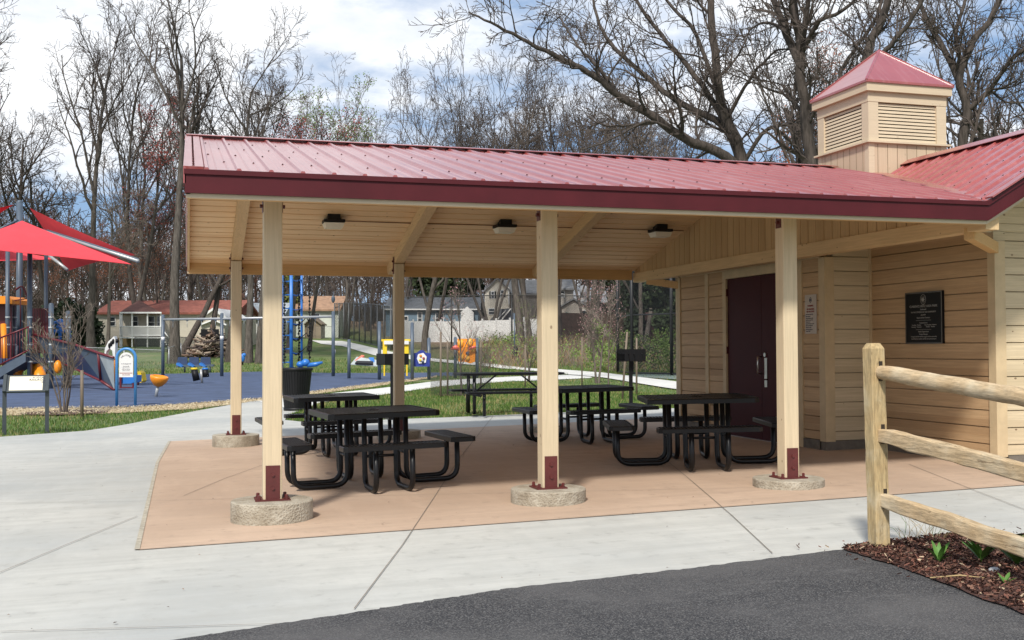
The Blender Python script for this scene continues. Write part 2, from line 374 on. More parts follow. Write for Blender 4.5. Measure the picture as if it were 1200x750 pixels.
left_edge=[(-14,9.2),(-7,9.3)]+[tuple(a) for a in gp([(0,512),(60,508),(100,505),(150,497),(200,487),(250,478),(300,469.5)])]
patch=[tuple(a) for a in gp([(352,481),(337,487),(334,492),(360,495)])]
plaza=[(-14,-6.2),(14,-1.0),(14,11.1),(4.0,10.9)]+patch[::-1]+left_edge[::-1]
drape('pavement',plaza,m_conc,0.,1.)
near_path=gp([(300,469.8),(345,465),(380,461.8),(442,455.5),(474,451.5),(512,446.5),(560,443.5),(600,441.5),(660,439.5),(690,439),(694,443),(650,445),(593,447.5),(548,450.5),(512,453.5),(474,459),(430,465),(375,472),(352,481.5),(334,478)])
drape('path',near_path,m_path,.004,1.)
far_path=gp([(364,399),(401,400),(450,411),(512,421),(568,426),(600,430),(653,433),(707,437.3),(798,448.5),(900,461),(900,472),(798,457.5),(707,443),(653,438),(600,432.8),(568,429.5),(512,424.5),(450,419),(401,406),(376,403.5)])
drape('walking_path',far_path,m_path,.03,1.)
pad=[(-.96,-.97),(3.2,-.9),(8.6,-.80),(8.6,8.6),(3,8.25),(-.9,8.15),(-.985,5)]
drape('terracotta_floor',pad,m_pad,.004,1.)
asph=[(-14,-30),(3.1,-30),(3.14,-5),(3.2,-4.5),(3.31,-3.39),(3.33,-2.785),(2.14,-2.95),(1.07,-3.05),(.17,-3.28),(-.61,-3.47),(-5,-4.5),(-14,-6.6)]
drape('parking_lot',jitter(asph,30,.012),m_asph,.010,1.,.0)
bed=[(3.1,-12),(5.0,-12),(4.95,-6),(4.65,-3.3),(4.33,-2.68),(3.6,-2.755),(3.3,-2.80),(3.29,-3.39),(3.16,-4.5),(3.11,-5)]
m_mul=M('bark_mulch',(.085,.035,.024),.9,.3,25,bmp=.8,bs=60,c2=(.03,.013,.01))
drape('mulch_bed',jitter(bed,8,.02,3),m_mul,.020,.5)
m_saf=M('safety_surface',(.058,.085,.158),.9,.2,1.2,bmp=.2,bs=200)
play=gp([(-140,482),(0,479),(100,478),(160,477),(230,472.5),(308,467),(365,459),(442,449.5),(512,441),(560,440.5),(592,439),(592,436.5),(540,436.5),(440,437.3),(389,437.2),(308,435.5),(160,439),(0,441),(-140,443)])
drape('playground_surface',play,m_saf,.006,1.)
m_straw=M('wood_chip_border',(.50,.40,.24),.95,.22,18,bmp=.7,bs=50,c2=(.28,.21,.12))
straw=gp([(-140,481),(0,478),(100,477),(160,476),(230,472),(308,466.5),(365,458.6),(442,449),(512,440.6),(512,442),(470,448.5),(442,453),(365,462.5),(308,470),(230,479),(160,483),(100,485.5),(0,487),(-140,489)])
drape('wood_chip_border',jitter(straw,4,.05,5),m_straw,-.002,1.)
m_court=M('court_green',(.10,.15,.13),.8,.1,1,c2=(.16,.18,.17))
drape('court_surface',gp([(738,441.5),(830,447.5),(930,452),(930,440),(738,437.5)]),m_court,.02,1.)
# joints sawn in the slabs
def joint(pts,w=.006,off=.0085):
    mb=MB();q=[]
    for i in range(len(pts)-1):
        a,b=np.array(pts[i][:2]),np.array(pts[i+1][:2]);n=max(1,int(np.linalg.norm(b-a)/.5))
        q+=[a+(b-a)*k/n for k in range(n)]
    q.append(np.array(pts[-1][:2]))
    V=[]
    for i,p in enumerate(q):
        d=q[min(i+1,len(q)-1)]-q[max(i-1,0)];d/=np.linalg.norm(d);s=np.array([-d[1],d[0]])*w/2
        for e in(p+s,p-s): V.append((e[0],e[1],tz(*e)+off))
    mb.add(V,[(2*i,2*i+1,2*i+3,2*i+2) for i in range(len(q)-1)]);return mb
for L in ([(415,715),(472,640),(509,583.5),(539,537.5),(578,488)],[(905,650),(857,605),(805,560),(770,532)],[(-60,695),(0,672),(80,639),(161,606)],[(215,582),(262,562),(310,545)],[(200,587.5),(500,581),(1000,570)],[(1065,545),(1135,573),(1200,598),(1260,622)],[(0,590),(200,588)],[(0,742),(420,731)]):
    struct('slab_joint',joint(gp(L)),m_joint)
struct('slab_joint',joint([(-.96,-.975),(3.2,-.905),(8.6,-.805)],.008),m_joint)
struct('slab_joint',joint([(-.965,-.97),(-.99,5),(-.9,8.15)],.035),M('sandy_joint',(.42,.38,.30),.95,.2,20))
# ---------------------------------------------------------------- the pavilion with its service building
EY=-.68;RY=3.44;BY=7.56;SL=.242;EZ=2.635;XL=-.655;XM=6.2;XR=7.87;SM=.578;XE=9.54
def zr(y): return EZ+SL*((y-EY) if y<RY else (BY-y))
def zc(y): return 2.562+SL*((y-EY) if y<RY else (BY-y))
def zm(x): return EZ+SM*((x-XM) if x<XR else (XE-x))
pav=thing('picnic_pavilion','open picnic pavilion with red metal roof, tan posts and board-clad room at its right end','pavilion',(0,0,0))
def ribprof(a,b,p=.2286,w=.022,h=.02):
    xs=[(a,0)];k=a+.14
    while k<b-.03:
        xs+=[(k-w,0),(k-w*.5,h),(k+w*.5,h),(k+w,0)]
        for q in (.076,.152):
            if k+q+.01<b: xs+=[(k+q-.012,0),(k+q,.004),(k+q+.012,0)]
        k+=p
    xs.append((b,0));return xs
def screw(mb,x,y,z): mb.add([(x-.009,y-.009,z),(x+.009,y-.009,z),(x+.009,y+.009,z),(x-.009,y+.009,z),(x,y,z+.010)],[(0,1,4),(1,2,4),(2,3,4),(3,0,4),(0,3,2,1)],1)
def porch_panel(front):
    mb=MB();xs=ribprof(XL,XR-.005);Y=lambda y:y if front else BY+EY-y
    def y0(x):return EY-.02 if x<XM else EY-.02+(x-XM)*SM/SL
    n=14;V=[];F=[]
    for x,h in xs:
        a=min(y0(x),RY-.001)
        for k in range(2):
            y=a+(RY-a)*k; V.append((x,Y(y),zr(y)+h))
    F=[(2*i,2*i+2,2*i+3,2*i+1) for i in range(len(xs)-1)];mb.add(V,F)
    V2=[(v[0],v[1],v[2]-h-.012) for v,(x,h) in zip(V,[q for q in xs for _ in(0,1)])];mb.add(V2,F)
    mb.add([V[i] for i in range(0,len(V),2)]+[V2[i] for i in range(0,len(V2),2)],[(i,i+1,len(xs)+i+1,len(xs)+i) for i in range(len(xs)-1)])
    if front:
        k=0;x=XL+.14+.035
        while x<XR-.1:
            for j,y in enumerate((-.62,.1,.9,1.7,2.5,3.2)):
                if y>y0(x)+.1: screw(mb,x+(.11 if j%2 else 0),y,zr(y)+.001)
            x+=.2286
        y=EY+.05
        while y<RY-.05:
            screw(mb,XL+.05,y,zr(y)+.026);y+=.16
        mb.box  # rake trim strip
        a=np.array([XL+.055,EY-.02,zr(EY-.02)+.014]);b=np.array([XL+.055,RY,zr(RY)+.014]);mb.bar(a,b,.13,.02)
    return mb
obj('roof_panel',porch_panel(True),[m_roof,m_screw],pav)
obj('roof_panel',porch_panel(False),[m_roof,m_screw],pav)
def main_panel(left):
    mb=MB();ys=ribprof(EY-.02,BY+.02);X=lambda x:x if left else 2*XR-x;V=[]
    for y,h in ys:
        t=(y-EY) if y<RY else (BY-y);x0=min(XM+max(0,t)*SL/SM,XR-.01) if left else XM
        V+=[(X(x0),y,zm(x0)+h),(X(XR-.01),y,zm(XR-.01)+h)]
    F=[(2*i,2*i+2,2*i+3,2*i+1) for i in range(len(ys)-1)];mb.add(V,F);mb.add([(v[0],v[1],v[2]-.03) for v in V],F)
    if left:
        y=EY+.16
        while y<3.2:
            for j,x in enumerate((6.35,6.75,7.15,7.6)):
                if x>XM+(y-EY)*SL/SM+.08: screw(mb,x,y+.035,zm(x)+.001)
            y+=.2286
        mb.bar((XM+.02,EY-.01,zm(XM+.02)+.022),(XR,EY-.01,zm(XR)+.022),.10,.014)
    return mb
obj('roof_panel',main_panel(True),[m_roof,m_screw],pav);obj('roof_panel',main_panel(False),[m_roof,m_screw],pav)
mb=MB()   # valley flashing, ridge caps
mb.prism([(XM,EY,EZ+.003),(XM+.13,EY,EZ+.04),(XR-.05,RY-.02,zr(RY)+.01),(XR-.25,RY-.02,zr(RY)+.01)],(0,0,.004))
obj('valley_flashing',mb,m_roof,pav)
mb=MB()
for s in(-1,1):
    mb.prism([(XL-.01,RY,zr(RY)+.034),(7.3,RY,zr(RY)+.034),(7.3,RY+s*.12,zr(RY)+.034-.12*SL),(XL-.01,RY+s*.12,zr(RY)+.034-.12*SL)],(0,0,.006))
    mb.prism([(XR,EY-.03,zm(XR)+.04),(XR,BY,zm(XR)+.04),(XR+s*.12,BY,zm(XR)+.04-.12*SM),(XR+s*.12,EY-.03,zm(XR)+.04-.12*SM)],(0,0,.006))
obj('ridge_cap',mb,m_roof,pav)
# fascias
def fascia_run(ya,name_back=False):
    s=-1 if ya<RY else 1
    mb=MB();mb.box(XL-.01,min(ya,ya+s*.02),2.468,XM,max(ya,ya+s*.02),2.600)
    mb.box(XL-.015,min(ya,ya+s*.034),2.597,XM,max(ya,ya+s*.034),EZ-.002);mb.box(XL-.012,min(ya-s*.012,ya+s*.026),2.462,XM,max(ya-s*.012,ya+s*.026),2.470);return mb
obj('fascia',fascia_run(EY),m_fascia,pav)
obj('fascia',fascia_run(BY),m_fascia,pav)
def rake(y,s,m,w,zo,x0,x1,h):
    mb=MB();a=(x0,y,zm(x0)+zo);b=(x1,y,zm(x1)+zo)
    mb.prism([a,b,(b[0],y,b[2]-h),(a[0],y,a[2]-h)],(0,s*w,0));return mb
mb=rake(EY,-1,0,.02,-.037,XM,XR,.132);q=rake(EY,-1,0,.034,0,XM,XR,.04)
mb.add(np.concatenate(q.v),q.f);q=rake(EY,-1,0,.026,-.166,XM,XR,.008);mb.add(np.concatenate(q.v),q.f)
for x0 in (XR,):
    mb.prism([(XR,EY,zm(XR)),(XE,EY,EZ),(XE,EY,EZ-.17),(XR,EY,zm(XR)-.17)],(0,-.03,0))
obj('rake_fascia',mb,m_fascia,pav)
mb=MB();mb.box(XL,EY,2.432,XM,EY+.04,2.462);obj('fascia_trim',mb,m_tan,pav)
mb=MB();mb.prism([(XM+.002,EY,2.462),(XR,EY,2.462+SM*(XR-XM)),(XR,EY,2.432+SM*(XR-XM)),(XM+.002,EY,2.432)],(0,.04,0));obj('fascia_trim',mb,m_tan,pav)
mb=MB();mb.box(XL,BY-.04,2.432,XM,BY,2.462);obj('fascia_trim',mb,m_tan,pav)
mb=MB();mb.box(XL+.02,BY-.085,2.425,XM,BY-.042,2.60);obj('eave_beam',mb,m_beamX,pav)
mb=MB();mb.box(XL+.02,EY+.042,2.432,XM,EY+.085,2.60);obj('eave_beam',mb,m_beamX,pav)
# left gable rake: tan board with red metal trim above
for s in(0,1):
    mb=MB();f=(lambda y:y) if not s else (lambda y:BY+EY-y)
    mb.prism([(XL,f(EY),2.455),(XL,f(RY),2.455+SL*4.12),(XL,f(RY),2.59+SL*4.12),(XL,f(EY),2.59)],(.03,0,0));obj('rake_board',mb,m_beamY,pav)
    mb=MB();mb.prism([(XL-.002,f(EY-.02),2.53),(XL-.002,f(RY),2.53+SL*4.12),(XL-.002,f(RY),2.66+SL*4.12),(XL-.002,f(EY-.02),2.655)],(-.018,0,0));obj('rake_trim',mb,m_roof,pav)
# ceiling boards
for s in(0,1):
    mb=MB();pr=[];y=EY+.04
    while y<RY:
        e=min(y+.19,RY);pr+=[(y,.045),(y+.008,.045),(y+.015,0),(e-.015,0),(e-.008,.045),(e,.045)];y=e
    f=(lambda y:y) if not s else (lambda y:BY+EY-y)
    V=[];
    for y,d in pr:V+=[(XL+.03,f(y),zc(y)+d),(XM+.06,f(y),zc(y)+d)]
    F=[(2*i,2*i+1,2*i+3,2*i+2) for i in range(len(pr)-1)];mb.add(V,F)
    mb.prism([(XL+.03,f(EY+.04),zc(EY+.04)+.047),(XL+.03,f(RY),zc(RY)+.047),(XM+.06,f(RY),zc(RY)+.047),(XM+.06,f(EY+.04),zc(EY+.04)+.047)],(0,0,.010))
    obj('ceiling',mb,m_ceil,pav)
# rafters
PX=(0.,2.29,4.58)
for x in PX:
    for s in(0,1):
        mb=MB();f=(lambda y:y) if not s else (lambda y:BY+EY-y)
        d=.165;ya=EY+.086
        mb.prism([(x-.068,f(ya),zc(ya)-.002),(x-.068,f(ya),zc(ya)-d*.55),(x-.068,f(ya+.12),zc(ya+.12)-d),(x-.068,f(RY),zc(RY)-d),(x-.068,f(RY),zc(RY)-.002)],(.136,0,0))
        obj('rafter',mb,m_beamY,pav)
# posts
def post(x,y,front):
    g=tz(x,y);mb=MB();w=.0725
    top=zc(0)-.165 if True else 0
    mb.bar((x,y,.165),(x,y,top+.004),.145,.145,0,(0,1,0),ch=.008);o=obj('post',mb,m_post,pav)
    mb=MB();mb.lathe((x,y,0),[(.318,g-.05),(.318,.150),(.312,.158)],48,smooth=False);mb.lathe((x,y,0),[(.312,.158),(.0,.1585)],48,smooth=False);obj('footing',mb,m_foot,pav)
    mb=MB();mb.box(x-.135,y-.11,.158,x+.135,y+.11,.170)
    for s in(-1,1): mb.box(x-.055,y+s*.0725,.17,x+.055,y+s*.0805,.432) if s>0 else mb.box(x-.055,y-.0805,.17,x+.055,y-.0725,.432)
    b=obj('base_plate',mb,m_steel,o)
    mb=MB()
    for dx in(-.105,.105):
        for dy in(-.08,.08): mb.lathe((x+dx,y+dy,0),[(.018,.170),(.018,.178),(.014,.178),(.014,.200),(.009,.205)],6,smooth=False)
    for z in(.255,.36):
        mb.tube([(x,y-.0805,z),(x,y-.092,z)],.014,6,smooth=False)
    obj('bolt',mb,m_steel,o)
    for s in(-1,1):
        mb=MB();mb.box(x+s*.0725+(-.006 if s<0 else 0),y-.045,top-.14,x+s*.0725+(0 if s<0 else .006),y+.045,top+.11)
        for z in(top-.09,top+.045): mb.tube([(x+s*.075,y-.0,z),(x+s*.098,y-.0,z)],.016,6,smooth=False)
        obj('strap',mb,m_steel,o)
for x in PX: post(x,0.,True)
for x in PX: post(x,6.88,False)
# gable infill and beam across the right end
mb=MB();pr=[];y=EY+.05
while y<BY-.06:
    e=min(y+.165,BY-.05);pr+=[(y,.025),(y+.003,.025),(y+.006,0),(e-.006,0),(e-.003,.025),(e,.025)];y=e
V=[]
for y,d in pr:V+=[(6.25+d,y,2.5),(6.25+d,y,max(2.5,zc(y)+.006))]
mb.add(V,[(2*i,2*i+1,2*i+3,2*i+2) for i in range(len(pr)-1)]);mb.prism([(6.279,EY+.05,2.45),(6.279,BY-.05,2.45),(6.279,BY-.05,zc(BY-.05)),(6.279,RY,zc(RY)),(6.279,EY+.05,zc(EY+.05))],(.006,0,0));obj('gable_infill',mb,m_vert,pav)
mb=MB();mb.bar((6.30,EY+.045,2.465),(6.30,BY-.045,2.465),.14,.15,0,(0,0,1),ch=.004);obj('beam',mb,m_beamY,pav)
for a,b in(((6.24,-.40,2.375),(7.20,.41,2.335)),((6.26,6.98,2.385),(6.60,6.49,2.285))):
    mb=MB();mb.bar(a,b,.09,.11,0,ch=.004);obj('brace',mb,m_beamX,pav)
# walls
FZ=.235
def siding_profile(z0,z1,w=.172,ph=0):
    pr=[];z=z0
    while z<z1:
        e=min(math.floor((z-ph)/w+1.0001)*w+ph,z1);pr+=[(z,.030),(z+.0035,.030),(z+.006,0),(e-.006,0),(e-.0035,.030),(e,.030)];z=e
    return pr
def wall_side(x,y0,y1,z0=FZ,z1=2.56):            # faces -X
    mb=MB();pr=siding_profile(z0,z1);V=[]
    for z,d in pr:V+=[(x+d,y0,z),(x+d,y1,z)]
    mb.add(V,[(2*i,2*i+1,2*i+3,2*i+2) for i in range(len(pr)-1)]);mb.box(x+.032,y0,z0,x+.1,y1,z1);return mb
def wall_front(y,x0,x1,z0=FZ,z1=2.56,slope=False):
    mb=MB();pr=siding_profile(z0,z1);V=[]
    for z,d in pr:V+=[(x0,y+d,z),(x1,y+d,z)]
    mb.add(V,[(2*i,2*i+1,2*i+3,2*i+2) for i in range(len(pr)-1)]);mb.box(x0,y+.032,z0,x1,y+.1,z1);return mb
XD=6.56;XP=7.18;YC=2.49;YF=.38;YB=6.52
mb=MB()
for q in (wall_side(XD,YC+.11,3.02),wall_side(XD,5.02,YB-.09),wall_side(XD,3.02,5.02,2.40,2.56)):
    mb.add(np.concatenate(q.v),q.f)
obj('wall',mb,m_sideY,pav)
obj('wall',wall_front(YC,XD+.11,XP+.03),m_sideX,pav)
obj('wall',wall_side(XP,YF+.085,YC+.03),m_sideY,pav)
obj('wall',wall_front(YF,XP+.105,XE-.3,FZ,2.50),m_sideX,pav)
mb=MB();q=[];zz=2.50   # front gable above the wall: boards up to the rake
V=[];pr=[p for p in siding_profile(2.50,3.42)]
for z,d in pr:
    xa=max(XM+.2,XM+(z-2.43)/SM);V+=[(xa,YF-.012+d,z),(2*XR-xa,YF-.012+d,z)]
mb.add(V,[(2*i,2*i+1,2*i+3,2*i+2) for i in range(len(pr)-1)]);mb.prism([(XM+.12,YF,2.49),(2*XR-XM-.12,YF,2.49),(XR,YF,3.44)],(0,.08,0));obj('gable_wall',mb,m_sideX,pav)
mb=MB();mb.box(XE-.3,YF,.1,XE-.2,YB,2.5);mb.box(XD,YB,.1,XE-.2,YB+.1,2.5);obj('wall',mb,m_sideX,pav)
mb=MB();mb.box(XM+.1,YF+.09,2.57,XE-.2,YB,2.60);mb.prism([(XM+.1,EY+.04,2.47),(XR,EY+.04,2.47+SM*(XR-XM-.1)),(XR,EY+.04,2.49+SM*(XR-XM-.1)),(XM+.1,EY+.04,2.49)],(0,1.05,0))
mb.prism([(XR,EY+.04,2.47+SM*(XR-XM-.1)),(XE-.1,EY+.04,2.47),(XE-.1,EY+.04,2.49),(XR,EY+.04,2.49+SM*(XR-XM-.1))],(0,1.05,0));obj('soffit',mb,m_tan,pav)
mb=MB()
for x0,y0,x1,y1 in((XD,YC+.11,XD+.12,3.02),(XD,5.0,XD+.12,YB),(XD,YC,XP,YC+.12),(XP,YF,XP+.12,YC),(XP,YF,XE-.25,YF+.12)):
    mb=MB();mb.box(x0-.012,y0-.012,-.02,x1,y1,FZ);obj('foundation',mb,m_found,pav)
def trim(x0,y0,x1,y1,z0=FZ-.01,z1=2.56): mb=MB();mb.box(x0,y0,z0,x1,y1,z1);obj('corner_trim',mb,m_corn,pav)
trim(XD-.018,YC-.018,XD+.11,YC+.11,FZ-.01,2.40);trim(XP-.022,YF-.022,XP+.105,YF+.085,FZ-.01,2.405);fb=MB();fb.box(XP-.03,YF-.016,2.407,XP+.11,YF+.085,2.50);obj('frieze_board',fb,m_sideX,pav);trim(XD-.018,YB-.09,XD+.09,YB+.02,FZ-.01,2.4)
trim(XD-.014,5.50,XD+.02,5.60,FZ-.01,2.4);trim(XP-.024,YC-.024,XP+.01,YC+.02,FZ,2.55)
# notice-side header board
mb=MB();mb.box(XD-.012,2.6,2.40,XD+.02,YB-.09,2.50);obj('header_board',mb,m_corn,pav)
# double door
mb=MB();g0=tz(XD,4)
for y0,y1,z0,z1 in((2.98,3.075,g0,2.40),(4.955,5.05,g0,2.40),(3.075,4.955,2.29,2.40)): mb.box(XD-.016,y0,z0,XD+.03,y1,z1)
obj('door_frame',mb,m_corn,pav)
for y0,y1,k in((3.08,4.012,0),(4.018,4.95,1)):
    mb=MB();mb.box(XD+.012,y0,g0+.01,XD+.05,y1,2.285);d=obj('door',mb,m_door,pav)
    mb=MB()
    if not k:
        yy=3.90
        mb.box(XD+.004,yy-.03,.93,XD+.012,yy+.035,1.20)
        mb.box(XD+.004,yy-.03,.82,XD+.012,yy+.035,.91);mb.tube([(XD+.012,yy+.02,1.24),(XD-.002,yy+.02,1.24)],.028,14,smooth=False)
        obj('lock_plate',mb,m_chrome,d)
        mb=MB();yy=4.06-.04;mb.tube([(XD+.012,yy,1.22),(XD-.045,yy,1.21),(XD-.045,yy,1.0),(XD+.012,yy,.99)],.010,8);obj('handle',mb,m_chrome,d)
    for z in (.45,1.3,2.1):
        h=MB();yy=y0 if not k else y1;h.tube([(XD-.0,yy,z-.05),(XD-.0,yy,z+.05)],.012,8);obj('hinge',h,m_steel,d)
mb=MB();mb.box(XD-.03,3.05,g0-.0,XD+.05,4.98,g0+.012);obj('threshold',mb,m_chrome,pav)
# cupola
CX,CY=7.868,3.235
def sqbox(mb,h,z0,z1,m=0): mb.box(CX-h,CY-h,z0,CX+h,CY+h,z1,m)
cup=MB();sqbox(cup,.555,3.1,3.83)
for k in range(9):
    t=-.555+.139*k
    if 0<k<8:
        pass
cupo=obj('cupola',cup,m_vertX,pav)
mb=MB()
for sx in(-1,1):
    t=-.43
    while t<.5:
        mb.box(min(CX+sx*.5545,CX+sx*.5565),CY+t-.004,3.1,max(CX+sx*.5545,CX+sx*.5565),CY+t+.004,3.82)
        mb.box(CX+t-.004,min(CY+sx*.5545,CY+sx*.5565),3.1,CX+t+.004,max(CY+sx*.5545,CY+sx*.5565),3.82);t+=.139
obj('board_groove',mb,M('groove_dark',(.22,.16,.10),.9),cupo)
mb=MB()
for sx in(-1,1):
    for sy in(-1,1):
        mb.box(*[CX+sx*.52-.04,CY+sy*.52-.04,3.1,CX+sx*.52+.04,CY+sy*.52+.04,3.83])
        mb.box(*[CX+sx*.49-.07,CY+sy*.49-.07,3.85,CX+sx*.49+.07,CY+sy*.49+.07,4.34])
sqbox(mb,.60,3.83,3.852);sqbox(mb,.565,4.335,4.46);sqbox(mb,.612,4.458,4.562);obj('cupola_trim',mb,m_tan,cupo)
for ax,s in((0,-1),(0,1),(1,-1),(1,1)):
    mb=MB()
    n=11
    for k in range(n):
        z=3.865+k*(.47/n)
        if ax==1:
            y=CY+s*.535;mb.prism([(CX-.42,y+s*.006,z),(CX-.42,y,z+.031),(CX-.42,y-s*.04,z+.045),(CX-.42,y-s*.04,z+.012)],(.84,0,0))
        else:
            x=CX+s*.535;mb.prism([(x+s*.006,CY-.42,z),(x,CY-.42,z+.031),(x-s*.04,CY-.42,z+.045),(x-s*.04,CY-.42,z+.012)],(0,.84,0))
    obj('louvre',mb,m_tan,cupo)
mb=MB();sqbox(mb,.46,3.85,4.34);obj('louvre_backing',mb,M('vent_inner_shade',(.02,.015,.012),.95),cupo)  # near-black box stands in for the shade behind the slats
mb=MB();e=.632;z0=4.558;za=5.15
B=[(CX-e,CY-e,z0),(CX+e,CY-e,z0),(CX+e,CY+e,z0),(CX-e,CY+e,z0),(CX-e,CY-e,z0+.028),(CX+e,CY-e,z0+.028),(CX+e,CY+e,z0+.028),(CX-e,CY+e,z0+.028),(CX,CY,za)]
mb.add(B,[(0,3,2,1),(0,1,5,4),(1,2,6,5),(2,3,7,6),(3,0,4,7),(4,5,8),(5,6,8),(6,7,8),(7,4,8)])
for k in range(4): mb.bar(np.array(B[4+k])+(0,0,.0),np.array(B[8])+(0,0,.002),.03,.012)
obj('cupola_roof',mb,m_roof,cupo)
# lights on the ceiling with conduit
for k,(x,lb) in enumerate(((1.17,'square ceiling light nearest the left end of the pavilion'),(3.49,'middle ceiling light between the two long rafters'),(5.79,'ceiling light closest to the door end of the pavilion'))):
    y=5.46;z=zc(y);t=thing('ceiling_light',lb,'ceiling light',(x,y,z),0,'ceiling lights under the pavilion')
    t.location=(x,y,z-.012)
    mb=MB();mb.box(-.135,-.135,-.078,.135,.135,-.042);mb.box(-.08,-.08,-.042,.08,.08,.03);obj('housing',mb,m_black,t)
    mb=MB();v=[(-.13,-.13,-.086),(.13,-.13,-.086),(.13,.13,-.086),(-.13,.13,-.086),(-.105,-.105,-.15),(.105,-.105,-.15),(.105,.105,-.15),(-.105,.105,-.15)]
    mb.add(v,[(0,3,2,1),(4,5,6,7),(0,1,5,4),(1,2,6,5),(2,3,7,6),(3,0,4,7)]);obj('lens',mb,m_lens,t)
mb=MB();y=5.60;mb.tube([(1.2,y,zc(y)-.012),(2.3,y+.02,zc(y)-.014),(3.5,y,zc(y)-.012),(4.6,y-.015,zc(y)-.016),(6.22,y,zc(y)-.012)],.006,6);obj('conduit',mb,M('rusty_conduit',(.20,.10,.05),.6),pav)
# plaque and notice
pl=thing('memorial_plaque','black bronze plaque with raised lettering on the board wall','plaque',(XP,1.475,1.37))
mb=MB();mb.box(-.03,-.315,0,-.001,.315,.575);obj('plate',mb,m_bronze,pl)
mb=MB()
for a in((-.034,-.315,0,-.028,-.300,.575),(-.034,.300,0,-.028,.315,.575),(-.034,-.3,0,-.028,.3,.015),(-.034,-.3,.56,-.028,.3,.575)): mb.box(*a)
obj('rim',mb,M('worn_bronze_rim',(.12,.11,.10),.35,metal=.6),pl)
mb=MB();ax=(0,-1,0);ay=(0,0,1)
for s_,sz,z,dy in(('CLARENCE FRITZ AREA PARK',.036,.415,0),('Dedicated',.024,.380,0),('TO THE CITIZENS OF THE COMMUNITY',.024,.350,0),('July 2019',.022,.320,0),('Board of Park Trustees',.024,.288,0),('Commissioners',.022,.232,0),('President   Member',.02,.208,.12),('Vice President   Member',.02,.208,-.12),('Secretary   Treasurer',.02,.187,.12),('Member   Member',.02,.187,-.12),('Parks Department',.024,.135,0),('Project Manager',.022,.106,0),('Designed and built with the support of the community',.02,.080,0),('Funded by the residents and the state parks program',.02,.055,0)):
    put_text(mb,s_,sz,(-.0315,dy,z),ax,ay,depth=.0015)
for z in(.26,.158): mb.box(-.032,-.13,z-.0015,-.03,.13,z+.0015)
mb.tube([(-.0315,.045*math.cos(a),.49+.055*math.sin(a)) for a in np.linspace(0,2*PI,25)],.003,4);mb.ball((-.031,0,.49),.022,8)
for a in np.linspace(0,2*PI,9)[:-1]: mb.bar((-.0315,0,.49),(-.0315,.034*math.cos(a),.49+.042*math.sin(a)),.005,.004)
obj('lettering',mb,m_silver,pl)
no=thing('wall_notice','tall white paper notice with red heading beside the door','notice',(XD,2.79,1.50))
mb=MB();mb.box(-.010,-.125,0,-.002,.125,.47);obj('sheet',mb,M('notice_paper',(.50,.44,.38),.6,.03,3),no)
mb=MB();put_text(mb,'WARNING',.026,(-.0115,0,.335),ax,ay);put_text(mb,'NO SMOKING',.026,(-.0115,0,.295),ax,ay);put_text(mb,'NO ALCOHOL',.026,(-.0115,0,.265),ax,ay);obj('heading',mb,m_redink,no)
mb=MB();mb.tube([(-.0115,.02*math.cos(a),.405+.028*math.sin(a)) for a in np.linspace(0,2*PI,17)],.004,4);mb.ball((-.011,0,.405),.011,6)
for k,s_ in enumerate(('Park closes at dusk. No','glass containers','Keep all dogs on a leash','and clean up after them','No open fires','Use grills only for charcoal','No motor vehicles on','the grass or paths','Report any damage to','the park office')): put_text(mb,s_,.0165,(-.0115,.105,.232-.0225*k),ax,ay,align='LEFT',depth=.001)
obj('body_text',mb,m_ink,no)
# ---------------------------------------------------------------- helpers for things seen far off
FH=np.array([math.sin(YAW),math.cos(YAW),0.]);RH=np.array([math.cos(YAW),-math.sin(YAW),0.]);UP=np.array([0,0,1.])
def PV(px,py,D):
    d=ray(px,py);return CAM+d*(D/(d@FH))
def base(px,D): p=PV(px,411,D);return np.array([p[0],p[1],tz(p[0],p[1])])
def part(name,mb,mat,t,label=None):                  # mesh given in world coordinates -> part of thing t
    xf(mb,tuple(t.location),t.rotation_euler[2]);return obj(name,mb,mat,t,label)
def slab(mb,pts,d,D=None,m=0):                       # polygon in a vertical plane, thickness d away from the viewer
    mb.prism([PV(x,y,(D if D else 0)+(0 if len(q)<1 else q[0])) for x,y,*q in pts],FH*d,m);return mb
# ---------------------------------------------------------------- picnic tables
def lattice(mb,x0,y0,x1,y1,z,step=.030,w=.017,cross=.2,along='y'):
    if along=='y':
        x=x0+.02
        while x<x1-.02: mb.box(x,y0+.01,z-.004,x+w,y1-.01,z);x+=step
        y=y0+cross*.6
        while y<y1-.02: mb.box(x0+.01,y,z-.008,x1-.01,y+.012,z-.004);y+=cross
    else:
        y=y0+.02
        while y<y1-.02: mb.box(x0+.01,y,z-.004,x1-.01,y+w,z);y+=step
        x=x0+cross*.6
        while x<x1-.02: mb.box(x,y0+.01,z-.008,x+.012,y1-.01,z-.004);x+=cross
def rimrect(mb,x0,y0,x1,y1,z0,z1,c=.05,w=.022):
    def ring(o): 
        c2=c-o;return [(x0+o+c2,y0+o),(x1-o-c2,y0+o),(x1-o,y0+o+c2),(x1-o,y1-o-c2),(x1-o-c2,y1-o),(x0+o+c2,y1-o),(x0+o,y1-o-c2),(x0+o,y0+o+c2)]
    a=ring(0);b=ring(w);e=ring(.006);V=[(x,y,z0) for x,y in a]+[(x,y,z1-.008) for x,y in a]+[(x,y,z1) for x,y in e]+[(x,y,z1) for x,y in b]+[(x,y,z0) for x,y in b]
    F=[(k*8+i,k*8+(i+1)%8,((k+1)%5)*8+(i+1)%8,((k+1)%5)*8+i) for k in range(5) for i in range(8)];mb.add(V,F)
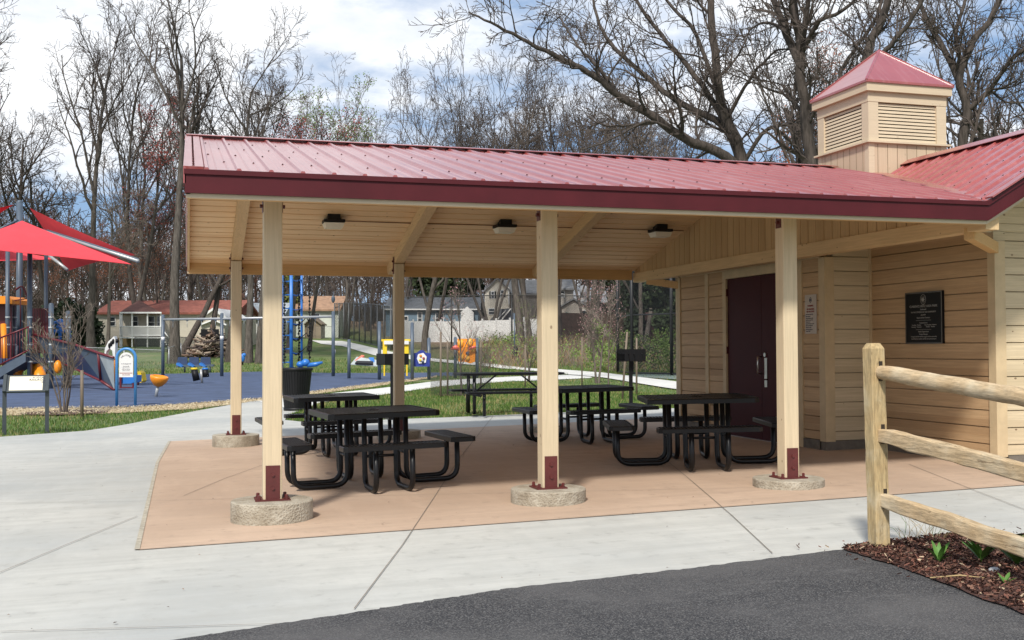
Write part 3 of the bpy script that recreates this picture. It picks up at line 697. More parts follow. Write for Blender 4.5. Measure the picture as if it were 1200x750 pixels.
def arc_path(pts,r,n=5):
    out=[np.array(pts[0],float)]
    for i in range(1,len(pts)-1):
        p0,p,p1=[np.array(q,float) for q in pts[i-1:i+2]];a=(p0-p)/np.linalg.norm(p0-p);b=(p1-p)/np.linalg.norm(p1-p)
        s,e=p+a*r,p+b*r
        for k in range(n+1):
            t=k/n;out.append(s*(1-t)**2+2*p*t*(1-t)+e*t*t)
    out.append(np.array(pts[-1],float));return out
def make_square_table():
    t=thing('picnic_table','x','picnic table',(0,0,0),0,'square black picnic tables under the pavilion')
    mb=MB();rimrect(mb,-.535,-.535,.535,.535,.672,.724);lattice(mb,-.52,-.52,.52,.52,.720,step=.036,w=.018)
    mb.lathe((0,0,0),[(.07,.712),(.07,.724),(.03,.726),(.03,.712)],20)
    for a in(-.3,.3): mb.box(a-.012,-.50,.68,a+.012,.50,.708)
    obj('table_top',mb,m_blackm,t)
    for k in range(4):
        c,s=[(1,0),(0,1),(-1,0),(0,-1)][k]
        R=lambda p:(p[0]*c-p[1]*s,p[0]*s+p[1]*c,p[2])
        mb=MB();x0,x1=.655,.905
        m2=MB();rimrect(m2,x0,-.48,x1,.48,.405,.452,.035,.018);lattice(m2,x0+.015,-.465,x1-.015,.465,.449,along='x',cross=.09,step=.034,w=.018)
        m2.box(x0+.03,-.03,.41,x1-.03,.03,.43)
        mb.add([R(v) for v in np.concatenate(m2.v)],m2.f);obj('seat',mb,m_blackm,t)
        for sy in(-.17,.17):
            mb=MB();pth=arc_path([R((.805,sy,.42)),R((.805,sy,.028)),R((.29,sy*.9,.028)),R((.29,sy*.9,.69))],.13,6)
            mb.tube(pth,.0255,10);obj('leg',mb,m_blackm,t)
        mb=MB();mb.tube([R((.29,-.155,.30)),R((.29,.155,.30))],.014,8);obj('stretcher',mb,m_blackm,t)
    return t
T0=make_square_table()
def put_table(o,x,y,rz,label):
    o.location=(x,y,tz(x,y)+.006);o.rotation_euler=(0,-.018,rz);o['label']=label;return o
put_table(T0,1.10,1.82,.08,'square black metal picnic table right of the nearest left post, closest to the viewer')
for x,y,rz,l in((1.12,5.28,.05,'square black metal picnic table behind the nearest one, in front of the trash can'),(4.55,5.22,-.03,'square black metal picnic table partly hidden behind the middle front post'),(4.64,1.98,-.30,'square black metal picnic table in front of the maroon door, its mesh top seen through')):
    d_=put_table(dup(T0,(0,0,0)),x,y,rz,l)
    if rz<-.1: d_.scale=(1.08,1.08,1.)
# mounting feet at the third table
x,y=4.62,10.45
t=thing('long_picnic_table','long black picnic table with two benches on the concrete beside the grass','picnic table',(5.15,11.0,tz(5.15,11)+.002),-.02)
mb=MB();rimrect(mb,-1.0,-.38,1.0,.38,.745,.79);lattice(mb,-.98,-.36,.98,.36,.787);obj('table_top',mb,m_blackm,t)
for s in(-1,1):
    mb=MB();rimrect(mb,-.98,s*.68-.14,.98,s*.68+.14,.42,.46,.03,.018);lattice(mb,-.96,s*.68-.125,.96,s*.68+.125,.457,along='x');obj('bench_seat',mb,m_blackm,t)
for sx in(-1,1):
    for s in(-1,1):
        mb=MB();mb.tube([(sx*.72,s*.24,.76),(sx*.72,s*.24,.03)],.032,10);mb.box(sx*.72-.05,s*.24-.05,0,sx*.72+.05,s*.24+.05,.012);obj('leg',mb,m_blackm,t)
        mb=MB();mb.tube([(sx*.64,s*.68,.44),(sx*.64,s*.68,.02)],.030,10);obj('leg',mb,m_blackm,t)
    mb=MB();mb.tube([(sx*.72,-.74,.39),(sx*.72,.74,.39)],.025,8);mb.tube([(sx*.66,0,.42),(sx*.22,0,.76)],.016,8);obj('brace',mb,m_blackm,t)
# ---------------------------------------------------------------- grills
def grill(px,py,D,label,rz):
    b=base(px,D);t=thing('park_grill',label,'grill',b,rz,'pedestal charcoal grills')
    mb=MB();mb.box(-.035,-.035,-.02,.035,.035,.95);obj('post',mb,m_blackm,t)
    mb=MB();w,d,h=.27,.20,.23;z=.95
    mb.box(-w,-d,z,w,d,z+.01);mb.box(-w,-d,z,-w+.008,d,z+h);mb.box(w-.008,-d,z,w,d,z+h);mb.box(-w,d-.008,z,w,d,z+h)
    mb.box(-w,-d,z,w,-d+.008,z+.07) if rz>1 else mb.box(-w+.15,-d,z,w,-d+.008,z+h)
    for k in range(4): mb.box(-w-.006,-.14+.0*k,z+.03+.045*k,-w+.002,.12,z+.04+.045*k)
    obj('firebox',mb,m_blackm,t)
    mb=MB()
    for k in range(14): mb.tube([(-w+.02,-d+.03+.027*k,z+.15),(w-.02,-d+.03+.027*k,z+.15)],.005,5)
    for s in(-1,1): mb.tube([(s*.05,-d,z+.15),(s*.05,-d-.12,z+.15)],.008,6);mb.tube([(s*.2,-d,z+.15),(s*.2,-d-.09,z+.15)],.006,6)
    obj('grate',mb,m_blackm,t)
grill(739,0,20.6,'black pedestal grill on the grass in front of the tennis fence',-.35)
grill(460,0,22.5,'black pedestal grill half hidden behind the rear wooden post',PI+.3)
# ---------------------------------------------------------------- trash can
b=base(347,23.6);t=thing('trash_can','black ribbed litter bin standing at the edge of the playground path','trash can',b)
mb=MB();n=34
for k in range(n):
    a=2*PI*k/n;c,s=math.cos(a),math.sin(a);c2,s2=-s,c
    lo=np.array([.25*c,.25*s,.03]);hi=np.array([.335*c,.335*s,.85]);w=np.array([c2,s2,0])*.021
    mb.prism([lo-w,lo+w,hi+w*1.25,hi-w*1.25],(-.012*c,-.012*s,0))
obj('slats',mb,m_black,t)
mb=MB();mb.lathe((0,0,0),[(.262,.0),(.27,.06),(.24,.06)],30);mb.lathe((0,0,0),[(.345,.85),(.36,.87),(.36,.90),(.345,.915),(.31,.915),(.31,.86)],30);obj('rim',mb,m_black,t)
mb=MB();mb.lathe((0,0,0),[(.225,.03),(.305,.86)],24);obj('liner',mb,M('liner_plastic',(.02,.02,.022),.4),t)
# ---------------------------------------------------------------- split rail fence
fx,fy=3.545,-2.84
t=thing('rail_fence','weathered round-and-split rail fence running out of the mulch bed','fence',(fx,fy,tz(fx,fy)))
def rough_post(mb,x,y,z0,z1,w,seed,lean=-.035):
    r=random.Random(seed);n=16;V=[]
    for i in range(n+1):
        z=z0+(z1-z0-.035)*i/n;dx,dy=r.uniform(-.0015,.0015)+lean*max(0,z)/1.3,r.uniform(-.0015,.0015);c=.006
        for a,b_ in((-w+c,-w),(w-c,-w),(w,-w+c),(w,w-c),(w-c,w),(-w+c,w),(-w,w-c),(-w,-w+c)): V.append((x+dx+a,y+dy+b_,z))
    mb.add(V,[(i*8+j,i*8+(j+1)%8,(i+1)*8+(j+1)%8,(i+1)*8+j) for i in range(n) for j in range(8)])
    top=V[-8:];cx_=sum(p[0] for p in top)/8;m=[(cx_+(p[0]-cx_)*.62,y+(p[1]-y)*.62,z1) for p in top]
    mb.add(top+m,[(j,(j+1)%8,8+(j+1)%8,8+j) for j in range(8)]+[tuple(range(8,16))])
mb=MB();rough_post(mb,0,0,-.2,1.30,.050,1,-.025);pp=obj('post',mb,m_fpost,t)
mb=MB();rough_post(mb,.15,-2.45,-.4,1.12,.052,2);obj('post',mb,m_fpost,t)
for z,rr,k in((1.118,.050,0),(.722,.050,1),(.318,.049,2)):
    mb=MB();a=np.array([.012-.02*z,-.040,z]);b_=np.array([.15,-2.42,z-.235+.0*k]);n=26;r=random.Random(30+k);pts=[];V=[];K=12
    for i in range(n+1):
        tt=i/n;c=a+(b_-a)*tt+np.array([r.uniform(-.003,.003),0,r.uniform(-.004,.004)]);taper=.86+.14*min(1,tt*9)
        for j in range(K):
            an=2*PI*j/K
            if k==0: rx=rr*(.85 if math.cos(an)<0 else .5);q=(rx*math.cos(an),rr*math.sin(an))
            else:
                e=.35;cx_,sy_=math.cos(an),math.sin(an);q=(.034*math.copysign(abs(cx_)**e,cx_),rr*math.copysign(abs(sy_)**e,sy_))
            nz=1+r.uniform(-.035,.035);V.append(c+np.array([q[0]*nz*taper,0,q[1]*nz*taper]))
    mb.add(V,[(i*K+j,i*K+(j+1)%K,(i+1)*K+(j+1)%K,(i+1)*K+j) for i in range(n) for j in range(K)],0,k==0);mb.add(V[:K],[tuple(range(K))],1);mb.add(V[-K:],[tuple(range(K))],1)
    obj('rail',mb,[m_rail,m_endgrain],t)
mb=MB()
for z in(1.118,.722,.318): mb.box(.008-.027*z,-.0535,z-.055,.034-.027*z,-.050,z+.068)
obj('mortise_shade',mb,M('mortise_shade_dark',(.03,.02,.012),.9),t)  # dark plates on the post face, painted shade for the rail holes
# ---------------------------------------------------------------- interpretive panel and arched sign
p0,p1=G(5,508.5),G(55,507);c=(p0+p1)/2;ex=(p1-p0);ex[2]=0;wd=np.linalg.norm(ex);rz=math.atan2(ex[1],ex[0])
t=thing('information_panel','low slanted cream information panel on two dark legs at the grass edge','sign',c,rz)
for s in(-1,1):
    mb=MB();mb.box(s*wd/2-.03,-.03,-.05,s*wd/2+.03,.03,.80);mb.bar((s*(wd/2-.0),-.10,.69),(s*(wd/2-.0),.14,.96),.05,.05);obj('leg',mb,M('dark_sign_metal',(.035,.045,.05),.45,.08,6) if s<0 else bpy.data.materials['dark_sign_metal'],t)
sl=np.array([0,.24,.27]);sl/=np.linalg.norm(sl);nn=np.array([0,-.27,.24])/np.linalg.norm([0,.27,.24]);o_=np.array([0,-.10,.69])
mb=MB();mb.prism([o_+np.array([-wd/2+.02,0,0]),o_+np.array([wd/2-.02,0,0]),o_+np.array([wd/2-.02,0,0])+sl*.36,o_+np.array([-wd/2+.02,0,0])+sl*.36],-nn*.03);obj('frame',mb,bpy.data.materials['dark_sign_metal'],t)
mb=MB();mb.prism([o_+np.array([-wd/2+.07,0,0])+sl*.03+nn*.003,o_+np.array([wd/2-.07,0,0])+sl*.03+nn*.003,o_+np.array([wd/2-.07,0,0])+sl*.33+nn*.003,o_+np.array([-wd/2+.07,0,0])+sl*.33+nn*.003],-nn*.002);pn=obj('panel',mb,m_cream,t)
mb=MB();q=o_+nn*.005
put_text(mb,'A LOCAL',.045,q+np.array([.19,0,0])+sl*.30,(1,0,0),sl);put_text(mb,'RAILROAD',.060,q+np.array([.19,0,0])+sl*.25,(1,0,0),sl);put_text(mb,'1890',.03,q+np.array([.25,0,0])+sl*.20,(1,0,0),sl)
obj('lettering',mb,m_ink,pn)
b=base(148,26.3);t=thing('arched_sign','blue arched playground sign with a white panel reading WELCOME','sign',b,-.24)
w=.22;h=1.38;pth=[(-w,0,-.02),(-w,0,h-w)]+[(-w*math.cos(a),0,h-w+w*math.sin(a)) for a in np.linspace(.2,PI-.2,11)]+[(w,0,h-w),(w,0,-.02)]
mb=MB();mb.tube(pth,.034,10);obj('frame',mb,m_arch,t)
pr_=[(-.165,0,.70),(.165,0,.70),(.165,0,1.13)]+[(.165*math.cos(a),0,1.13+.165*math.sin(a)) for a in np.linspace(.2,PI-.2,9)]+[(-.165,0,1.13)]
mb=MB();mb.prism([(x,-.01,z) for x,_,z in pr_],(0,.02,0));pn=obj('panel',mb,m_signw,t)
mb=MB()
for k,ch in enumerate('WELCOME'):
    a=math.radians(145-110*k/6);put_text(mb,ch,.055,(.118*math.cos(a),-.012,1.12+.105*math.sin(a)),(math.sin(a),0,-math.cos(a)),(math.cos(a),0,math.sin(a)))
put_text(mb,'to the playground',.032,(0,-.012,1.02),(1,0,0),(0,0,1))
for k,s_ in enumerate(('Please play safely','Ages 2 to 12 years','Adults must supervise','children at all times')): put_text(mb,s_,.022,(0,-.012,.96-.035*k),(1,0,0),(0,0,1))
obj('lettering',mb,m_ink,pn)
mb=MB();mb.box(-.15,-.013,.79,.15,-.011,.805);put_text(mb,'NO DOGS',.04,(0,-.012,.755),(1,0,0),(0,0,1));obj('lettering',mb,m_redink,pn)
# ---------------------------------------------------------------- stakes, saplings
def stake(px,ty,by,lab,tx=None,r=.028,grp='wooden tree stakes'):
    a=G(px,by);D=(a-CAM)@FH;b_=PV(tx if tx else px,ty,D);t=thing('tree_stake',lab,'stake',a,0,grp)
    mb=MB();mb.tube([a-(0,0,.1),a+(b_-a)*.5,b_],[r,r*.97,r*.92],8);part('shaft',mb,m_stake,t)
stake(96,434,489,'short brown stake beside the multi-stem shrub',r=.035)
for px,ty,by,l in((516.5,389,466,'left of the two stakes beside the wire-caged sapling'),(524.5,400,464,'second stake from the left, just left of the sapling trunk'),(563.5,400,459,'stake behind the far right of the mesh cage'),(615.5,404,454,'lone thin stake just left of the middle front post'),(652,396,447,'stake showing directly right of the middle front post'),(682,395,452,'upright stake left of the flowering bushes'),(746,396,463,'stake immediately right of the grill post')):
    stake(px,ty,by,l)
stake(729,389,468,'leaning stake left of the grill',tx=735)
def grow(mt,mc,st,d,L,r0,lv,R,p):
    """mt: mesh of trunk and limbs, mc: mesh of fine branches"""
    n=max(3,int(p['seg'][lv]));pts=[np.array(st,float)];d=np.array(d,float);d/=np.linalg.norm(d);dirs=[d]
    for i in range(n):
        w=p['wand'][lv];d=d+np.array([R.gauss(0,w),R.gauss(0,w),R.gauss(0,w)+p['up'][lv]]);d/=np.linalg.norm(d);pts.append(pts[-1]+d*L/n);dirs.append(d)
    re=max(r0*p['tap'][lv],p['rmin'])
    rad=[r0+(re-r0)*(i/n)**(.9) for i in range(n+1)]
    if lv==0: rad[0]*=1.35
    pts=np.array(pts);(mt if lv<=p['tl'] else mc).ftube(pts,rad,p['k'][lv],0,lv<=1)
    if lv>=p['max']:
        if p.get('bud'):
            for q in range(p['bud']):
                c=pts[-1-(q%n)]+np.array([R.gauss(0,.08),R.gauss(0,.08),R.gauss(0,.08)])*p.get('bj',1);s=p['bs']*R.uniform(.6,1.3);a=R.uniform(0,PI)
                v=np.array([math.cos(a),math.sin(a),R.uniform(-.6,.6)])*s;w=np.array([R.uniform(-.5,.5),R.uniform(-.5,.5),1])*s
                p['budm'].add([c-v,c-w*.7,c+v,c+w*.7],[(0,1,2,3)])
        return
    nc=p['n'][lv];nc=int(nc*R.uniform(.85,1.2)+.5)
    for k in range(nc):
        t0=p['t0'][lv];t=t0+(1-t0)*((k+R.random())/nc);i=min(n-1,int(t*n));f=t*n-i;s=pts[i]+(pts[i+1]-pts[i])*f;dd=dirs[i+1]
        a=np.cross(dd,[R.gauss(0,1),R.gauss(0,1),R.gauss(0,1)]);a/=np.linalg.norm(a)+1e-9
        an=math.radians(R.uniform(*p['ang'][lv]));nd=dd*math.cos(an)+a*math.sin(an)
        rl=rad[i]*(1-f)+rad[i+1]*f;l2=L*R.uniform(*p['lr'][lv])*(1.15-.6*t);r2=max(min(rl*.8,r0*p['rr'][lv]),p['rmin'])
        grow(mt,mc,s,nd,l2,r2,lv+1,R,p)
def params(**k):
    p=dict(seg=[10,7,5,3,2],wand=[.05,.13,.16,.18,.2],up=[.03,.10,.07,.05,.03],tap=[.25,.25,.3,.5,.6],rmin=.010,tl=1,k=[10,6,4,3,3],max=4,n=[9,7,6,4],t0=[.38,.2,.15,.15],ang=[(22,55),(25,60),(25,60),(25,60)],lr=[(.42,.62),(.38,.6),(.4,.62),(.4,.7)],rr=[.42,.5,.5,.6])
    p.update(k);return p
def bark(name,c,c2):
    m,nt,b=newmat(name);v=coords(nt,(7,7,1.1));a=noise(nt,v,1.6,6,.7);nt.links.new(mixc(nt,ramp(nt,a,.35,.68),c2,c),b.inputs['Base Color'])
    b.inputs['Roughness'].default_value=.95;b.inputs['Specular IOR Level'].default_value=.15;bump(nt,b,a,.8,.04);return m
m_bark=bark('grey_bark',(.15,.13,.113),(.05,.043,.037));m_bark2=bark('dark_bark',(.11,.09,.078),(.038,.032,.027));m_bark3=bark('pale_bark',(.25,.215,.185),(.10,.085,.07))
m_twig=M('twig_bark',(.095,.077,.067),.95,.2,2,spec=.1);m_twig3=M('pale_twig_bark',(.20,.165,.14),.95,.2,2,spec=.1)
m_redbud=M('red_maple_bud',(.34,.085,.07),.9,.3,3);m_rust=M('rusty_dead_leaf',(.34,.105,.04),.9,.3,3);m_leaf=M('spring_leaf',(.16,.24,.05),.8,.3,3);m_pink=M('pale_blossom',(.42,.24,.24),.8,.2,3)
m_needle=M('evergreen_leaf',(.035,.055,.022),.8,.4,2)
def tree_parts(t,seed,h,r,p,barkm,twigm,budm=None,multi=1,lean=(0,0)):
    R=random.Random(seed);mt,mc,mbud=MB(),MB(),MB()
    if budm: p['budm']=mbud
    for k in range(multi):
        a=2*PI*k/multi+R.random();d=np.array([lean[0],lean[1],1.])+(np.array([math.cos(a),math.sin(a),0])*p.get('ms',.25) if multi>1 else 0)
        grow(mt,mc,(math.cos(a)*r*(multi>1),math.sin(a)*r*(multi>1),-.15),d,h*R.uniform(.9,1.),r,0,R,p)
    obj('trunk',mt.mesh('trunk',barkm,False),None,t);obj('crown',mc.mesh('crown',twigm,False),None,t)
    if budm and mbud.n: obj('buds' if budm is not m_leaf else 'leaves',mbud.mesh('buds',budm,False),None,t)
def sapling(px,by,ty,seed,lab,budm=None,multi=1,spread=.5,r=.03,bud=0,nn=(9,6,4),bs=.02):
    a=G(px,by);D=(a-CAM)@FH;h=(by-ty)*D/FPX;t=thing('sapling',lab,'young tree',a,0)
    p=params(seg=[8,5,4,3],max=3,n=list(nn),k=[7,5,4,3],t0=[.25,.15,.1],lr=[(.35,.6)]*3,rmin=.004,tap=[.2,.3,.4,.5],bud=bud,bs=bs,ang=[(15,38)]*3,up=[.03,.06,.04,.02],ms=.13)
    tree_parts(t,seed,h*.9,r,p,m_stakebark,m_twig3,budm,multi);return a,D
m_stakebark=bark('sapling_bark',(.19,.16,.135),(.09,.07,.06))
a,D=sapling(540,463,335,5,'bare young tree inside the dark mesh cage beyond the long table',m_pink,1,r=.035,bud=1,bs=.018)
mb=MB();K=22;rr=.85;V=[]
for j in range(K): 
    an=2*PI*j/K;V+=[(rr*math.cos(an),rr*math.sin(an),0),(rr*math.cos(an),rr*math.sin(an),1.35)]
mb.add(V,[(2*j,(2*j+2)%(2*K),(2*j+3)%(2*K),2*j+1) for j in range(K)])
t=thing('tree_guard','dark plastic mesh cage around the sapling','tree guard',a);obj('mesh',mb,m_guard,t)
def ring(a,r,seed):
    return jitter([(a[0]+r*math.cos(q),a[1]+r*math.sin(q)) for q in np.linspace(0,2*PI,15)[:-1]],2,.06,seed)
drape('mulch_ring',ring(a,.75,1),m_mul,.012,1.)
a,D=sapling(75,484,352,11,'bare multi-stem shrub growing behind the information panel',None,6,r=.022,nn=(6,4,3));drape('mulch_ring',ring(a,.9,2),m_mul,.012,1.)
a,D=sapling(713,455,330,13,'slender pale sapling between the maroon trunk and the leaning stake',m_pink,1,r=.03,bud=1);drape('mulch_ring',ring(a,.7,3),m_mul,.02,1.)
sapling(700,449,332,14,'thin dark-stemmed young tree with pink blossom left of the grill',m_pink,2,r=.05,bud=1,bs=.022)
sapling(620,447,350,15,'twiggy young tree behind the middle post',m_leaf,2,r=.03,bud=1)
# ---------------------------------------------------------------- playground
def pole(mb,px,ty,D,r,by=None,tx=None,cap=True,m=0):
    a=base(px,D);b_=PV(tx if tx else px,ty,D);mb.tube([a-(0,0,.05),b_],r,12,m)
    if cap: mb.ball(b_,r*1.02,10,m,(1,1,.7))
    return a,b_
b=base(30,39);t=thing('play_structure','large maroon and slate playground climbing structure with orange roofs','play structure',b,0)
for px,ty,D,r in((9,292,40,.075),(17,355,42,.085),(35,292,38.5,.085),(54,298,41,.07),(60,357,38,.085),(80,366,38.5,.085),(-20,300,39,.08),(-45,330,38,.08)):
    mb=MB();pole(mb,px,ty,D,r)
    for yy in (372,384,404,424):
        if yy>ty+4: mb.tube([PV(px,yy,D)-(0,0,.03),PV(px,yy,D)+(0,0,.03)],r*1.12,12,1)
    part('post',mb,[m_slate,m_lgrey],t)
mb=MB();slab(mb,[(-60,420),(38,420),(38,426),(-60,426)],3.2,38.6);part('deck',mb,m_navy,t)
mb=MB();slab(mb,[(-5,433),(30,414),(30,424),(-5,445)],1.2,38.2);part('ramp',mb,m_slate,t)
for x0,y0,x1,y1 in((-5,398,34,383),(-5,430,34,410)):
    mb=MB();mb.tube([PV(x0,y0,38.3),PV(x1,y1,38.3)],.03,8);part('rail',mb,m_maroonp,t)
for k in range(12):
    x=-4+k*3.4;mb=MB();f=(x+5)/39;mb.tube([PV(x,398-15*f,38.3),PV(x,430-20*f,38.3)],.012,6);part('baluster',mb,m_maroonp,t)
mb=MB()
for k in range(7): slab(mb,[(38+k*3.2,362),(40.3+k*3.2,361),(40.3+k*3.2,414),(38+k*3.2,414)],.05,39)
slab(mb,[(37,378),(61,378),(61,381),(37,381)],.06,39);part('barrier',mb,m_maroonp,t)
mb=MB();slab(mb,[(-40,352),(13,355),(13,420),(-40,420)],.1,41);part('panel',mb,m_maroonp,t)
mb=MB();slab(mb,[(-40,350),(-30,346),(8,347),(14,351),(14,356),(-40,356)],1.5,40.4);part('roof',mb,m_orange,t)
mb=MB();mb.tube(arc_path([PV(18,340,39.5),PV(26,334,39.5),PV(33,350,39.5),PV(34,378,39.5)],.15),.035,8);mb.tube([PV(24,338,39.5),PV(24,383,39.5)],.02,8);mb.tube([PV(31,350,39.5),PV(17,352,39.5)],.02,8);part('arch_rail',mb,m_maroonp,t)
mb=MB();mb.tube(arc_path([PV(17,440,39),PV(23,427,39.3),PV(34,424,40),PV(45,434,39),PV(48,447,38.5)],.3),.22,12);part('slide',mb,m_orange,t)
mb=MB();mb.tube([PV(4,380,39.6),PV(6,430,39.2)],.10,10);part('tube_slide',mb,m_orange,t)
mb=MB()
for q in ([(62,379),(70,376),(80,379),(82,398)],[(62,379),(62,398)],[(71,377),(70,398)],[(62,388),(83,388)],[(66,383),(78,383)]): mb.tube([PV(x,y,40) for x,y in q],.06,8)
mb.ball(PV(71,378,40),.14,10);part('climbing_frame',mb,m_blue,t)
mb=MB();slab(mb,[(58,365),(50,430),(52,430),(60,365)],.05,39.6);mb.tube([PV(20,405,40),PV(16,455,40)],.04,8);part('support',mb,m_slate,t)
# faceted climbing wall
pA,pB,pC=(39,392,38.6),(133,419,35.2),(134,457,35.9);pD=(92,434,37.6);pE=(115,413.5,35.9);pF=(118,446,36.2);pG=(60,420,38.4)
def tri(mb,*q): 
    P_=[PV(*a) for a in q];mb.prism(P_,FH*.03)
for q,m in(((pA,(88,405,36.9),pG),m_slate),((pG,(88,405,36.9),pD),m_navy),(((88,405,36.9),pE,pF),m_slate),(((88,405,36.9),pD,pF),m_navy),((pE,(122,447,36.2),pF),m_navy),((pE,pB,pC),m_lgrey),((pE,pC,(122,449,36.2)),m_slate)):
    mb=MB();tri(mb,*q);part('climbing_panel',mb,m,t)
mb=MB();mb.tube([PV(*pA),PV(88,404,36.8),PV(*pE),PV(*pB)],.045,8);mb.tube([PV(*pG),PV(*pD),PV(*pF),PV(*pC)],.045,8);mb.tube([PV(*pE),PV(*pF)],.045,8);part('panel_rail',mb,m_maroonp,t)
mb=MB();mb.ball(PV(68,430,38),.14,10,0,(1,1,1.7));part('grip',mb,m_orange,t)
for px,ty in((44,430),(52,430),(75,425),(80,425)):
    mb=MB();pole(mb,px,ty,38.9,.05);part('post',mb,m_slate,t)
# shade sails
b=base(23,43);t=thing('shade_sail_mast','tall slate mast with cantilever arms carrying the red shade sails','mast',b)
mb=MB();pole(mb,23,237,43,.12);part('mast',mb,m_slate,t)
for q,r in(([(56,272,42.5),(162,306,39)],.07),([(56,270,42.5),(162,304,39)],.04),([(0,274,42),(21,262,42.8)],.06),([(0,268,42),(21,258,42.8)],.04),([(57,299,41.5),(79,316,41)],.06),([(23,262,43),(58,272,42.5)],.05)):
    mb=MB();mb.tube([PV(*a) for a in q],r,8);part('arm',mb,m_grey if r>.05 else m_slate,t)
def sail(lab,vs,sag=.25,n=12,curve=.10):
    A=[PV(*v) for v in vs];b_=A[0];t=thing('shade_sail',lab,'shade sail',b_,0,'red triangular shade sails');cen=sum(A)/len(A)
    V=[];F=[];A3=A[:3];idx={}
    for i in range(n+1):
        for j in range(n+1-i):
            u,v=i/n,j/n;w=1-u-v;p=A3[0]*u+A3[1]*v+A3[2]*w
            e=27*u*v*w;edge=(u*v*(1-w)+v*w*(1-u)+u*w*(1-v))
            p=p+(cen-p)*curve*4*(u*v+v*w+u*w)*.7*(1-e*.5)-UP*sag*e;idx[i,j]=len(V);V.append(p)
    for i in range(n):
        for j in range(n-i):
            F.append((idx[i,j],idx[i+1,j],idx[i,j+1]))
            if j<n-i-1:F.append((idx[i+1,j],idx[i+1,j+1],idx[i,j+1]))
    mb=MB();V=np.array(V);m=len(V);mb.add(np.concatenate([V,V+np.array([0,0,.012])]),F+[tuple(q+m for q in f[::-1]) for f in F],0,True);part('fabric',mb,m_sail,t)
sail('sunlit red sail reaching farthest forward to the right tip',[(26,259,40),(154,310,38),(-60,288,36)],-.12,curve=.05)
sail('darker red sail behind the metal arm with a point hanging down',[(35,244,43),(158,299,39.5),(78,318,44)],.1,curve=.12)
sail('low red sail seen beneath the sunlit one',[(-110,270,45),(68,304,46),(-60,308,42)],.0,curve=.02)
sail('small red sail tip at the left edge left of the mast',[(16,240,45),(-90,262,43),(-60,290,47)],.2,curve=.1)
sail('dark red sail patch between the arms near the mast',[(22,262,44),(-60,285,42),(-10,296,46)],.1,curve=.05)
# spinner seat
b=base(183,31.1);t=thing('spinner_seat','orange bowl spinner seat on a grey post','play spinner',b)
mb=MB();mb.tube([b+(0,0,-.03),b+(0,0,.34)],.045,12);part('post',mb,m_grey,t)
mb=MB();mb.lathe(b,[(.05,.30),(.12,.33),(.22,.45),(.255,.55),(.25,.60),(.21,.61),(.17,.50),(.0,.44)],24);mb.v=[v for v in mb.v];part('bowl',mb,m_orange,t);t.rotation_euler=(.12,.16,0)
# drums
b=base(237,43.5);t=thing('play_drums','pair of black outdoor drums with yellow and blue tops','drums',b)
mb=MB();mb.tube([b,b+RH*-.05+UP*.55],.05,10);part('post',mb,m_grey,t)
for x0,y0,x1,y1,r,m in((230.5,447,227.5,431,.13,m_yellow),(241.5,443,240.5,431,.12,m_blue)):
    mb=MB();mb.tube([PV(x0,y0-1,43.4),PV(x1,y1+2,43.4)],[r*1.05,r],16);d=part('drum',mb,m_black,t)
    mb=MB();mb.tube([PV(x1,y1+2,43.4),PV(x1,y1,43.4)],[r*1.1,r*.9],16);xf(mb,tuple(t.location));obj('drum_top',mb,m,d)
# overhead track with hanging rings
b=base(191,56.7);t=thing('overhead_trapeze_track','long grey overhead bar with hanging handles on slate posts','overhead bar',b)
A=[(191,372,56.7),(260,370,54.4),(391,370,53.5)]
for px,ty,D in((191,370,56.7),(260,368,54.4),(390.5,366,53.5)): 
    mb=MB();pole(mb,px,ty,D,.085);part('post',mb,m_slate,t)
mb=MB();mb.tube([PV(191,374.5,56.7),PV(260,373.5,54.4),PV(391,371,53.5)],.06,10);part('beam',mb,m_grey,t)
for k in range(11):
    f=(k+.7)/12;px=191+200*f;D=56.7-3.2*f
    mb=MB();mb.ball(PV(px,375-3*f,D),.085,8);mb.tube([PV(px,376-3*f,D),PV(px,384-3*f,D)],.012,5);part('trolley',mb,m_lgrey,t)
mb=MB()
for px,y in((191,397),(260,396),(391,412)): mb.tube([PV(px,y-2.2,56 if px<200 else 54),PV(px,y+2.2,56 if px<200 else 54)],.092,12)
part('sticker',mb,m_signw,t)
# bench with blue seats
b=base(217,64);t=thing('group_seat','dark blue three-place group rocker seat beyond the spinner','play seat',b)
for k in range(3):
    x0=207+k*13.5;mb=MB();slab(mb,[(x0,427.5),(x0+1.5,418.5),(x0+12,418.5),(x0+12.8,427.5)],.12,64.2);part('seat_back',mb,m_navy,t)
    mb=MB();slab(mb,[(x0,425),(x0+6,429),(x0+6,430.5),(x0-1,427.5)],.5,63.7);part('seat_rim',mb,m_blue,t)
mb=MB();slab(mb,[(206,428),(250,427),(250,429.5),(206,430.5)],.3,64.1)
for px in(216.5,246): mb.tube([base(px,64.2),PV(px,428,64.2)],.06,8)
part('frame',mb,m_slate,t)
